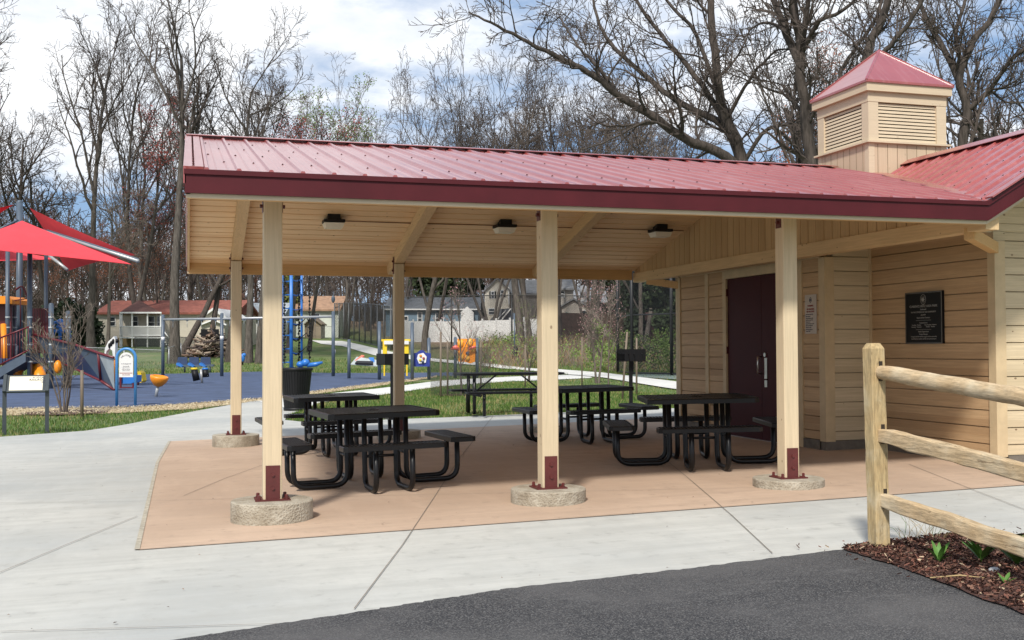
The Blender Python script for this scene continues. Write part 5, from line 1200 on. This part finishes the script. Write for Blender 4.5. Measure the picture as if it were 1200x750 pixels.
for src,lab,px,D,rz,s in(
 (fanB,'fan-shaped tree second from the roof gap',620,114,1.2,1.0),(fanA,'fan-shaped tree behind the tip of the long limb',655,116,2.2,1.04),(fanB,'grey tree directly under the slanting limb',690,110,3.9,1.02),
 (fanC,'slender upright tree just left of the limb fork',790,108,1.1,1.05),
 (fanA,'faint pale tree at the left end of the middle tree row',468,122,5.,.92),(fanC,'tall thin tree behind the rear middle post',430,128,2.,.70),(fanB,'short thicket tree above the tan roof',395,132,.4,.62),
 (fanA,'pale woods tree left of the broad-crowned tree',245,118,1.9,.95),(fanC,'upright woods tree between red-tinged and thick trunks',178,112,3.,.92),
 (fanR,'rusty tree behind the sails tip',138,100,2.,.62),(fanR,'rust-leaved tree left of the thick straight trunk',182,98,4.,.70),
 (fanR,'rust-leaved tree low behind the play structure',70,102,1.,.55),(fanR,'rust-leaved tree above the red-roofed house',225,104,5.,.72),(fanR,'reddish woods tree above the garage',318,108,3.1,.74),
 (fanR,'rust-leaved tree directly behind the climbing wall',112,106,2.2,.6),(fanR,'rust-leaved tree between the red-tinged tree and the thick trunk',168,116,3.7,.78),(fanR,'rust-leaved tree behind the left shade sail posts',28,108,5.7,.62),(fanR,'rust-leaved tree behind the garage roof',252,118,.7,.72),
 (fanC,'tall bare woods tree right of the red-tinged tree',166,98,.8,1.2),(fanC,'tall bare woods tree between the budding tree and the middle row',405,112,4.4,.95),
 (fanR,'rusty tree right of the cupola roof',1150,78,1.5,.95),(fanB,'grey thicket tree at the right edge',1190,80,3.3,1.1),
 (fanB,'grey thicket tree left of the cupola',985,92,.3,1.15),
 (big,'large dark tree right of the cupola',1098,50,2.4,.85),(big,'large dark tree at the right edge of the view',1192,50,4.4,.88),
 (fanB,'thicket tree low behind the blue-grey house',545,128,4.4,.6),(fanC,'upright tree behind the cream house',600,134,.2,.8),(fanA,'pale tree behind the grey house',668,134,3.6,.8),(fanB,'thicket tree behind the ball fence',765,96,2.2,.75)):
    cpy(src,lab,px,D,rz,s)
# hero: slanting limb tree behind the roof
def guided(lab,px,D,limbs,seed,style=(None,None),p=None,extra=None):
    a=base(px,D);t=thing('bare_tree',lab,'tree',a);R=random.Random(seed);mt,mc,mbud=MB(),MB(),MB();p=p or params();p['budm']=mbud
    for pts,r0,r1,nb in limbs:
        Q=[PV(x,y,D+dd) if y<900 else a-UP*.2 for x,y,dd in pts]
        # smooth
        q=[];n=len(Q)
        for i in range(n-1):
            p0,p1,p2,p3=Q[max(i-1,0)],Q[i],Q[i+1],Q[min(i+2,n-1)]
            for k in range(4):
                u=k/4;q.append(.5*((2*p1)+(-p0+p2)*u+(2*p0-5*p1+4*p2-p3)*u*u+(-p0+3*p1-3*p2+p3)*u**3)+np.array([R.gauss(0,.02),R.gauss(0,.02),R.gauss(0,.02)])*(i>0))
        q.append(Q[-1]);m=len(q);rad=[r0+(r1-r0)*(i/(m-1))**.8 for i in range(m)];mt.tube(q,rad,8,0,True,True)
        Ltot=sum(np.linalg.norm(q[i+1]-q[i]) for i in range(m-1))
        for k in range(nb):
            f=(.12+.88*(k+R.random())/nb)*(m-1);i=min(m-2,int(f));u=f-i;s=q[i]*(1-u)+q[i+1]*u;dd=q[i+1]-q[i];dd/=np.linalg.norm(dd)
            c=np.cross(dd,[R.gauss(0,1),R.gauss(0,1),R.gauss(0,1)]);c/=np.linalg.norm(c);an=math.radians(R.uniform(30,70));nd=dd*math.cos(an)+c*math.sin(an);nd[2]+=.25
            grow(mt,mc,s,nd,R.uniform(1.2,3.2)*(1.2-.5*f/(m-1)),max(rad[i]*R.uniform(.28,.5),.014),2,R,p)
    xf(mt,a);xf(mc,a);obj('trunk',mt.mesh('trunk',m_bark2,False),None,t);obj('crown',mc.mesh('crown',m_twig,False),None,t)
pg=params(seg=[10,7,6,4,3],wand=[.05,.13,.2,.22,.2],n=[9,7,6,4],lr=[(.4,.6),(.4,.6),(.35,.6),(.4,.7)],rmin=.011)
H=44
guided('massive tree with one limb slanting up to the left over the roof',868,H,[
 ([(872,1000,0),(872,300,0),(872,205,0),(862,165,0),(845,120,0),(838,60,.3),(833,0,.3),(830,-60,.5)],.34,.12,12),
 ([(872,210,0),(850,183,-.3),(800,160,-1),(760,133,-1.5),(720,108,-2),(690,85,-2.5),(650,65,-3),(610,45,-3.5),(575,27,-4),(549,14,-4)],.26,.03,30),
 ([(870,200,0),(850,150,.5),(800,122,1),(770,100,1.5),(740,75,2),(715,50,2),(700,20,2.5),(690,-30,3)],.18,.05,20),
 ([(862,165,0),(830,110,.3),(800,70,1),(775,42,1.2),(745,0,1.5),(735,-30,2)],.15,.05,14),
 ([(722,108,-2),(700,78,-2.2),(680,58,-2),(668,40,-1.5),(655,20,-1)],.08,.03,12),
 ([(800,160,-1),(760,142,-2),(715,165,-3),(680,175,-3.5)],.07,.02,8),
 ([(765,190,0),(735,165,.5),(720,140,1),(690,150,1.5)],.06,.02,6),
 ([(872,190,0),(900,150,-.5),(925,165,-1),(955,200,-1.4)],.10,.05,8),
 ([(845,120,0),(815,40,.5),(790,10,1),(760,-30,1.5)],.10,.05,8),
 ([(852,140,0),(880,90,-1),(910,60,-2),(940,60,-3)],.09,.02,10)],61,p=pg)
guided('dark forked tree standing left of the cupola',946,40,[
 ([(952,1000,0),(952,300,0),(952,205,0),(946,150,0),(938,90,0),(938,50,0),(928,0,0),(922,-50,0)],.30,.12,12),
 ([(940,80,0),(922,40,.5),(908,0,1),(900,-40,1.5)],.18,.08,10),
 ([(938,60,0),(945,20,-.5),(950,-40,-1)],.14,.07,8),
 ([(925,40,0),(905,28,.8),(885,30,1.2),(870,48,1.6)],.08,.025,12),
 ([(940,62,0),(960,25,-1),(985,15,-1.5),(1010,-10,-2)],.10,.05,10),
 ([(945,140,0),(925,115,1),(890,100,1.5),(850,85,2.5)],.08,.02,14),
 ([(946,150,0),(965,110,-1),(985,95,-2),(1005,60,-3)],.07,.02,10)],62,p=pg)
guided('sinuous thick-limbed tree just behind the cupola roof',1010,37,[
 ([(1000,1000,0),(1000,300,0),(1003,120,0),(1012,80,0),(1022,45,0),(1035,20,0),(1050,-30,0)],.22,.12,12),
 ([(1012,80,0),(1035,62,-.4),(1055,40,-.8),(1075,12,-1.2),(1090,-20,-1.6)],.12,.06,10),
 ([(1003,110,0),(985,90,.5),(1000,60,1),(1022,30,1.4),(1038,-10,2)],.09,.05,8)],63,p=pg)
guided('bare tree with crossing limbs rising right of the cupola',1130,42,[
 ([(1128,1000,0),(1128,300,0),(1128,175,0),(1133,130,0),(1125,90,0),(1140,50,0),(1165,15,0),(1180,-30,0)],.24,.10,14),
 ([(1130,110,0),(1108,60,.5),(1085,20,1),(1070,-30,1.5)],.14,.07,12),
 ([(1133,130,0),(1160,105,-.5),(1185,70,-1),(1215,50,-1.5)],.12,.06,12),
 ([(1128,165,0),(1108,150,.5),(1090,160,1),(1070,150,1.4)],.06,.02,10),
 ([(1128,80,0),(1120,40,.5),(1130,0,1),(1125,-30,1.2)],.10,.05,8),
 ([(1160,105,0),(1180,120,-.6),(1205,118,-1)],.06,.02,8)],64,p=pg)
# long low branch of the grey tree left of the middle opening
# ---------------------------------------------------------------- evergreens and shrubs
def leafy(name,lab,px,D,w,h,seed,mat,n,z0=0,s=.16,cat='tree',trunk=.12,group=None,blobs=26):
    a=base(px,D);t=thing(name,lab,cat,a,0,group);R=np.random.default_rng(seed)
    if trunk:
        mb=MB();mb.tube([(0,0,-.1),(.1,0,h*.5),(0,.1,h*.95)],[trunk,trunk*.7,.02],8);obj('trunk',mb,m_bark2,t)
    c=np.stack([R.normal(0,.28,blobs)*w,R.normal(0,.28,blobs)*w,z0+(h-z0)*R.random(blobs)],1);br=w*(.10+.16*R.random(blobs))
    k=R.integers(0,blobs,n);u=R.normal(0,1,(n,3));u/=np.linalg.norm(u,axis=1)[:,None];p=c[k]+u*(br[k]*R.random(n)**.4)[:,None]
    d1=R.normal(0,1,(n,3));d1/=np.linalg.norm(d1,axis=1)[:,None];d2=np.cross(d1,R.normal(0,1,(n,3)));d2/=np.linalg.norm(d2,axis=1)[:,None];sz=(s*(.5+R.random(n)))[:,None]
    V=np.stack([p-d1*sz,p+d2*sz*.6,p+d1*sz,p-d2*sz*.6],1).reshape(-1,3);V[:,2]=np.maximum(V[:,2],.03)
    mb=MB();mb.add(V,[(4*i,4*i+1,4*i+2,4*i+3) for i in range(n)]);obj('crown' if cat=='tree' else 'foliage',mb.mesh('crown',mat,False),None,t);return t
m_ever=M('dark_evergreen',(.028,.048,.018),.8,.4,1.5);m_ever2=M('mid_evergreen',(.05,.075,.025),.8,.4,1.5)
leafy('evergreen_tree','dark ivy-clad evergreen left of the cream house',557,132,3.0,9,3,m_ever,7000,s=.22)
leafy('evergreen_tree','large dark evergreen at the right end behind the ball fence',775,98,6.5,10,4,m_ever,12000,z0=1,s=.2,blobs=40)
leafy('evergreen_tree','second dark evergreen by the building edge',800,84,5,9,5,m_ever2,9000,z0=1,s=.18,blobs=34)
leafy('evergreen_tree','dark evergreen hedge tree left of the red-roofed house',88,90,3.2,3.6,6,m_ever,5000,s=.16)
leafy('evergreen_tree','sparse yellow-green conifer beyond the blue climbing tower',336,120,3,6.5,7,M('yellow_green_leaf',(.14,.16,.03),.8,.3,2),2600,s=.16)
leafy('evergreen_tree','dim grey-green tree above the blue-grey house roof',520,140,7,9,8,m_ever2,4200,z0=2,s=.3)
for k,(px,D,w,h,mat,n) in enumerate(((705,60,1.8,2.6,m_leaf,1500),(632,72,1.6,2.0,m_leaf,1100),(757,62,3.0,1.9,m_ever2,2300),(782,58,2.2,2.2,m_leaf,1500),(590,86,2.4,1.3,m_leaf,900),(735,64,1.7,2.3,m_leaf,1100))):
    lab=['green budding bush behind the leaning stake','green bush right of the cream house trunks','dull green bank bush behind the grill','budding bush nearest the building edge','low green bush in front of the white fence','budding bush just left of the grill'][k]
    leafy('bush',lab,px,D,w,h,20+k,mat,n,s=.055,cat='bush',trunk=0)
# undergrowth on the bank, far woods: uncountable
R=random.Random(9);mb=MB()
for k in range(5200):
    px=R.uniform(560,830);D=R.uniform(70,100) if px<690 else R.uniform(61,95);c=base(px,D);h=R.uniform(.3,1.5);d=np.array([R.gauss(0,.5),R.gauss(0,.5),1.]);m=0 if R.random()<.62 else (1 if R.random()<.72 else 2)
    mb.ftube(np.array([c,c+d*h*.5,c+d*h+np.array([R.gauss(0,.2),R.gauss(0,.2),-.05])]),[.014,.010,.005],3,m)
    if m==2:
        for q in range(3):
            p=c+d*h*R.uniform(.4,1)+np.array([R.gauss(0,.12)]*3);mb.add([p,p+(.07,0,.03),p+(.05,.05,.1),p+(-.04,.02,.06)],[(0,1,2,3)],2)
o=obj('undergrowth',mb.mesh('undergrowth',[m_twig3,M('straw_stem',(.30,.19,.09),.9),m_leaf],False),None);o['kind']='stuff';o['label']='brown and green brush covering the bank behind the far path';o['category']='undergrowth'
def far_woods():
    R=random.Random(77);V=[];F=[];mt=MB();mc=MB();p=params(seg=[6,5,4,3,2],k=[5,3,3,3],max=3,n=[9,7,5],rmin=.03,tl=9,t0=[.2,.15,.1],**{})
    mb=MB();protos=[]
    for s in range(5):
        m=MB();grow(m,m,(0,0,-.3),(R.gauss(0,.05),0,1),R.uniform(11,14),.20,0,random.Random(s+100),p);[grow(m,m,(q*.7-2,(q%3)*.8,-.3),(R.gauss(0,.3),R.gauss(0,.3),1),R.uniform(2.5,5),.06,1,random.Random(s*9+q),p) for q in range(6)];protos.append((np.concatenate(m.v),np.concatenate([q[0] for q in m.q])))
    for k in range(300):
        px=-160+k*4.8+R.uniform(-5,5);c=base(px,R.uniform(138,215));v,f=protos[k%5];a=R.uniform(0,6.28);s=R.uniform(.7,1.25)*(1.15 if px>820 or px<330 else .95);cs,sn=math.cos(a),math.sin(a)
        mb.v.append(np.stack([v[:,0]*cs-v[:,1]*sn,v[:,0]*sn+v[:,1]*cs,v[:,2]],1)*s+c);mb.q.append((f+mb.n,0 if R.random()<.88 else 1,False));mb.n+=len(v)
    return mb
o=obj('far_woods',far_woods().mesh('far_woods',[M('hazy_twig',(.10,.08,.07),.95,.1,1,spec=.1),M('hazy_red_twig',(.15,.085,.07),.95,.1,1,spec=.1)],False),None);o['kind']='stuff';o['label']='mass of distant bare woods beyond the houses';o['category']='woods'
# ---------------------------------------------------------------- grass blades, mulch chips, debris
from mathutils.geometry import intersect_point_tri_2d
def inside(poly,x,y):
    c=False;n=len(poly);j=n-1
    for i in range(n):
        if (poly[i][1]>y)!=(poly[j][1]>y) and x<(poly[j][0]-poly[i][0])*(y-poly[i][1])/(poly[j][1]-poly[i][1])+poly[i][0]: c=not c
        j=i
    return c
def blades(poly_in,polys_out,n,box,seed,hh=.05,w=.006):
    R=random.Random(seed);V=[];F=[];k=0;MI=[]
    while k<n:
        x=R.uniform(box[0],box[2]);y=box[1]+(box[3]-box[1])*R.random()**1.5
        if (poly_in and not inside(poly_in,x,y)) or any(inside(q,x,y) for q in polys_out): 
            n-=.0;k+=.25;continue
        z=tz(x,y)-.02;s=1+y/22;a=R.uniform(0,PI);h=hh*R.uniform(.5,1.3)*(s**.4);lx,ly=R.gauss(0,.3)*h,R.gauss(0,.3)*h;ww=w*s*.5;c,si=math.cos(a)*ww,math.sin(a)*ww
        i=len(V);V+=[(x-c,y-si,z),(x+c,y+si,z),(x+lx,y+ly,z+h)];F.append((i,i+1,i+2));q=R.random();dry=.10+.35*max(0,math.sin(x*1.3+2*math.sin(y*.6)))**3;MI.append(2 if q<dry else 0 if q<dry+(1-dry)*.5 else 1);k+=1
    return V,F,MI
m_g1=M('grass_blade',(.055,.11,.018),.8,.2,3,spec=.2);m_g2=M('grass_blade_light',(.12,.19,.04),.8,.2,3,spec=.2);m_g3=M('grass_blade_dry',(.34,.28,.13),.9,.2,3,spec=.1)
outs=[[tuple(q) for q in plaza],[tuple(q) for q in near_path],[tuple(q) for q in play],[tuple(q) for q in straw],[tuple(q) for q in far_path]]
for box,n,sd in(((-9,9.5,2.6,24),26000,1),((.9,10.8,12,34),52000,2),((-16,42,25,72),26000,3),((10,12,22,42),16000,4)):
    V,F,MI=blades(None,outs,n,box,sd,hh=.055 if box[1]<40 else .09,w=.009);mb=MB();mb.add(V,F);mb.m=MI
    o=obj('grass',mb.mesh('grass',[m_g1,m_g2,m_g3],False),None);o['kind']='stuff';o['label']='short spring grass on the lawn beside the path';o['category']='grass'
R=random.Random(3);mb=MB();k=0
bb=bed
while k<30000:
    y=-2.66-6.5*R.random()**1.6;x=R.uniform(3.05,5.0)
    if not inside(bb,x,y) and R.random()<.99: continue
    k+=1;L=R.uniform(.005,.017);W=R.uniform(.0015,.0045);a=R.uniform(0,PI);tl=R.gauss(0,.35);c,s=math.cos(a),math.sin(a);z=tz(x,y)+.022+R.random()*.022;d=np.array([c,s,tl])*L;w=np.array([-s,c,R.gauss(0,.5)])*W
    p=np.array([x,y,z]);q=R.random();mb.add([p-d-w,p+d-w,p+d+w,p-d+w,p-d-w-(0,0,.006),p+d-w-(0,0,.006)],[(0,1,2,3),(0,4,5,1)],0 if q<.45 else 1 if q<.78 else 2 if q<.95 else 3)
o=obj('mulch_chips',mb.mesh('mulch_chips',[M('mulch_dark',(.06,.026,.018),.9),M('mulch_red',(.17,.068,.045),.9),M('mulch_brown',(.20,.105,.07),.9),M('mulch_pale',(.48,.36,.24),.9)],False),None);o['kind']='stuff';o['label']='shredded red-brown bark mulch in the bed';o['category']='mulch'
R=random.Random(4);mb=MB();S=[tuple(q) for q in straw]
xs=[q[0] for q in S];ys=[q[1] for q in S];k=0
while k<16000:
    x,y=R.uniform(-8,12),R.uniform(14,45)
    if not inside(S,x,y): continue
    k+=1;a=R.uniform(0,PI);L=R.uniform(.012,.03);d=np.array([math.cos(a),math.sin(a),R.gauss(0,.25)])*L;w=np.array([-math.sin(a),math.cos(a),0])*L*.35;p=np.array([x,y,tz(x,y)+.008+R.random()*.02]);mb.add([p-d-w,p+d-w,p+d+w,p-d+w],[(0,1,2,3)],0 if R.random()<.8 else 1)
o=obj('wood_chips',mb.mesh('wood_chips',[M('chip_pale',(.60,.50,.33),.9),M('chip_brown',(.38,.28,.16),.9)],False),None);o['kind']='stuff';o['label']='pale wood chips along the playground edge';o['category']='wood chips'
R=random.Random(6);mb=MB()
for k in range(120):
    x,y=(R.uniform(-4,5.5),R.uniform(-3.2,9.5)) if k<110 else (R.uniform(3,6),R.uniform(-2,0));s=R.uniform(.005,.014);a=R.uniform(0,6.28);z=tz(x,y)+.012
    p=np.array([x,y,z]);u=np.array([math.cos(a),math.sin(a),.1])*s;v=np.array([-math.sin(a),math.cos(a),.3])*s*R.uniform(.2,.6);mb.add([p-u,p+v,p+u,p-v+(0,0,.004)],[(0,1,2,3)],R.randrange(2))
o=obj('leaf_debris',mb.mesh('leaf_debris',[M('dry_leaf',(.22,.12,.06),.9),M('dark_crumb',(.08,.055,.04),.9)],False),None);o['kind']='stuff';o['label']='tiny leaves and crumbs scattered on the slabs';o['category']='debris'
# weeds in the mulch bed
m_weed=M('weed_leaf',(.09,.21,.035),.55,.2,12,spec=.4);m_dry=M('dry_stem',(.42,.31,.15),.9)
def weed(px,py,n,L,seed,lab):
    a=G(px,py);R=random.Random(seed);t=thing('leafy_weed',lab,'weed',a+np.array([0,0,.02]),0,'green weeds in the mulch bed')
    for k in range(n*2):
        an=R.uniform(0,2*PI);up=R.uniform(1.0,3.2);l=L*R.uniform(.8,1.5);w=l*R.uniform(.08,.14);d=np.array([math.cos(an),math.sin(an),up]);d/=np.linalg.norm(d);s=np.array([-math.sin(an),math.cos(an),0]);mb=MB();V=[];m=7
        for i in range(m+1):
            f=i/m;c=d*l*f+np.array([math.cos(an),math.sin(an),-1.2])*l*.16*f*f;ww=w*math.sin(PI*min(1,f*.92+.06))**.8*(.35 if f<.2 else 1);V+=[c-s*ww+UP*ww*.35,c,c+s*ww+UP*ww*.35]
        mb.add(V,[(3*i,3*i+1,3*i+4,3*i+3) for i in range(m)]+[(3*i+1,3*i+2,3*i+5,3*i+4) for i in range(m)],0,True);obj('leaf',mb.mesh('leaf',m_weed,False),None,t)
weed(1100,665,6,.11,1,'small leafy weed nearest the asphalt');weed(1150,664,10,.14,2,'bushier weed in the middle of the mulch bed');weed(1192,668,11,.16,3,'leafy weed at the right edge of the mulch');weed(1178,690,4,.06,4,'tiny weed lowest in the mulch bed');weed(1160,645,4,.05,5,'tiny weed below the lowest rail')
for px,py,sd,lab in((1063,636,1,'dry grass tuft just right of the fence post'),(1088,634,2,'taller dry grass tuft further along the bed edge'),(1100,638,3,'sparse dry sprig at the back of the bed')):
    a=G(px,py);R=random.Random(sd);t=thing('dry_grass_tuft',lab,'grass tuft',a+np.array([0,0,.015]),0,'dry grass tufts at the bed edge');mb=MB()
    for k in range(16 if sd<3 else 6):
        d=np.array([R.gauss(0,.4),R.gauss(0,.4),1]);l=R.uniform(.05,.19);o_=np.array([R.gauss(0,.035),R.gauss(0,.02),0]);mb.tube([o_,o_+d*l*.6,o_+d*l+np.array([R.gauss(0,.03),R.gauss(0,.03),-.01])],[.0016,.0013,.0008],3,0 if k%4 else 1,False,False)
    obj('stems',mb.mesh('stems',[m_dry,m_weed],False),None,t)
a=G(1090,684);b_=G(1160,685);mb=MB();c=(a+b_)/2;mb.tube([a+UP*.03-c,UP*.045,b_+UP*.03-c],[.004,.005,.002],5);o=obj('fallen_twig',mb,m_dry);o.location=c;tag(o,'thin fallen twig lying across the mulch','twig')
a=G(1165,674);mb=MB();mb.ball((0,0,.03),.028,8,0,(1.3,.8,.55));o=obj('small_stone',mb,M('pale_stone',(.42,.42,.42),.8));o.location=a;tag(o,'pale grey stone between the two larger weeds','stone')
# ---------------------------------------------------------------- sky, sun, camera
w=bpy.data.worlds.new('World');sc.world=w;w.use_nodes=True;nt=w.node_tree;bg=nt.nodes['Background'];bg.inputs['Strength'].default_value=BGS
SD=np.array([-.50,-.86,0]);SD/=np.linalg.norm(SD);EL=math.radians(46)
sky=N(nt,'ShaderNodeTexSky',sky_type='NISHITA',sun_disc=False,sun_elevation=EL,sun_rotation=math.atan2(SD[0],SD[1]),altitude=100,air_density=1.,dust_density=1.5,ozone_density=1.2)
tc=N(nt,'ShaderNodeTexCoord');sp=N(nt,'ShaderNodeSeparateXYZ');nt.links.new(tc.outputs['Generated'],sp.inputs[0])
den=math_(nt,'ADD',math_(nt,'MAXIMUM',sp.outputs[2],0.),.22);cx=math_(nt,'DIVIDE',sp.outputs[0],den);cy=math_(nt,'DIVIDE',sp.outputs[1],den)
cb=N(nt,'ShaderNodeCombineXYZ');nt.links.new(cx,cb.inputs[0]);nt.links.new(cy,cb.inputs[1]);mp=N(nt,'ShaderNodeMapping');mp.inputs['Location'].default_value=SKYOFF;mp.inputs['Scale'].default_value=(1.,1.,1);nt.links.new(cb.outputs[0],mp.inputs[0])
n1=noise(nt,mp.outputs[0],1.15,8,.58);n2=noise(nt,mp.outputs[0],3.2,6,.6)
cl=ramp(nt,n1,.43,.545);shade=mixc(nt,ramp(nt,n2,.42,.72),(12,12.1,12.2),(8.6,9.1,9.9))
skyc=mixc(nt,.65,sky.outputs[0],(2.9,4.9,8.2));fin=mixc(nt,math_(nt,'MULTIPLY',cl,.93),skyc,shade);nt.links.new(fin,bg.inputs['Color'])
l=bpy.data.lights.new('sun','SUN');l.energy=SUNE;l.angle=math.radians(SUNA);l.color=(1,.955,.88);so=bpy.data.objects.new('sun',l);COL.objects.link(so)
dirv=Vector((SD[0]*math.cos(EL),SD[1]*math.cos(EL),math.sin(EL)));so.rotation_euler=dirv.to_track_quat('Z','Y').to_euler();so.location=(-20,-30,40)
cam=bpy.data.cameras.new('camera');co=bpy.data.objects.new('camera',cam);COL.objects.link(co);sc.camera=co
cam.sensor_width=36;cam.lens=FPX*36/1200;cam.clip_start=.05;cam.clip_end=2000
co.matrix_world=Matrix(((BR[0],BU[0],-BF[0],CAM[0]),(BR[1],BU[1],-BF[1],CAM[1]),(BR[2],BU[2],-BF[2],CAM[2]),(0,0,0,1)))
vs=sc.view_settings;vs.view_transform='Standard';vs.look='None';vs.exposure=EXPO;vs.gamma=1;vs.use_curve_mapping=False
sc.render.resolution_x=1024;sc.render.resolution_y=640
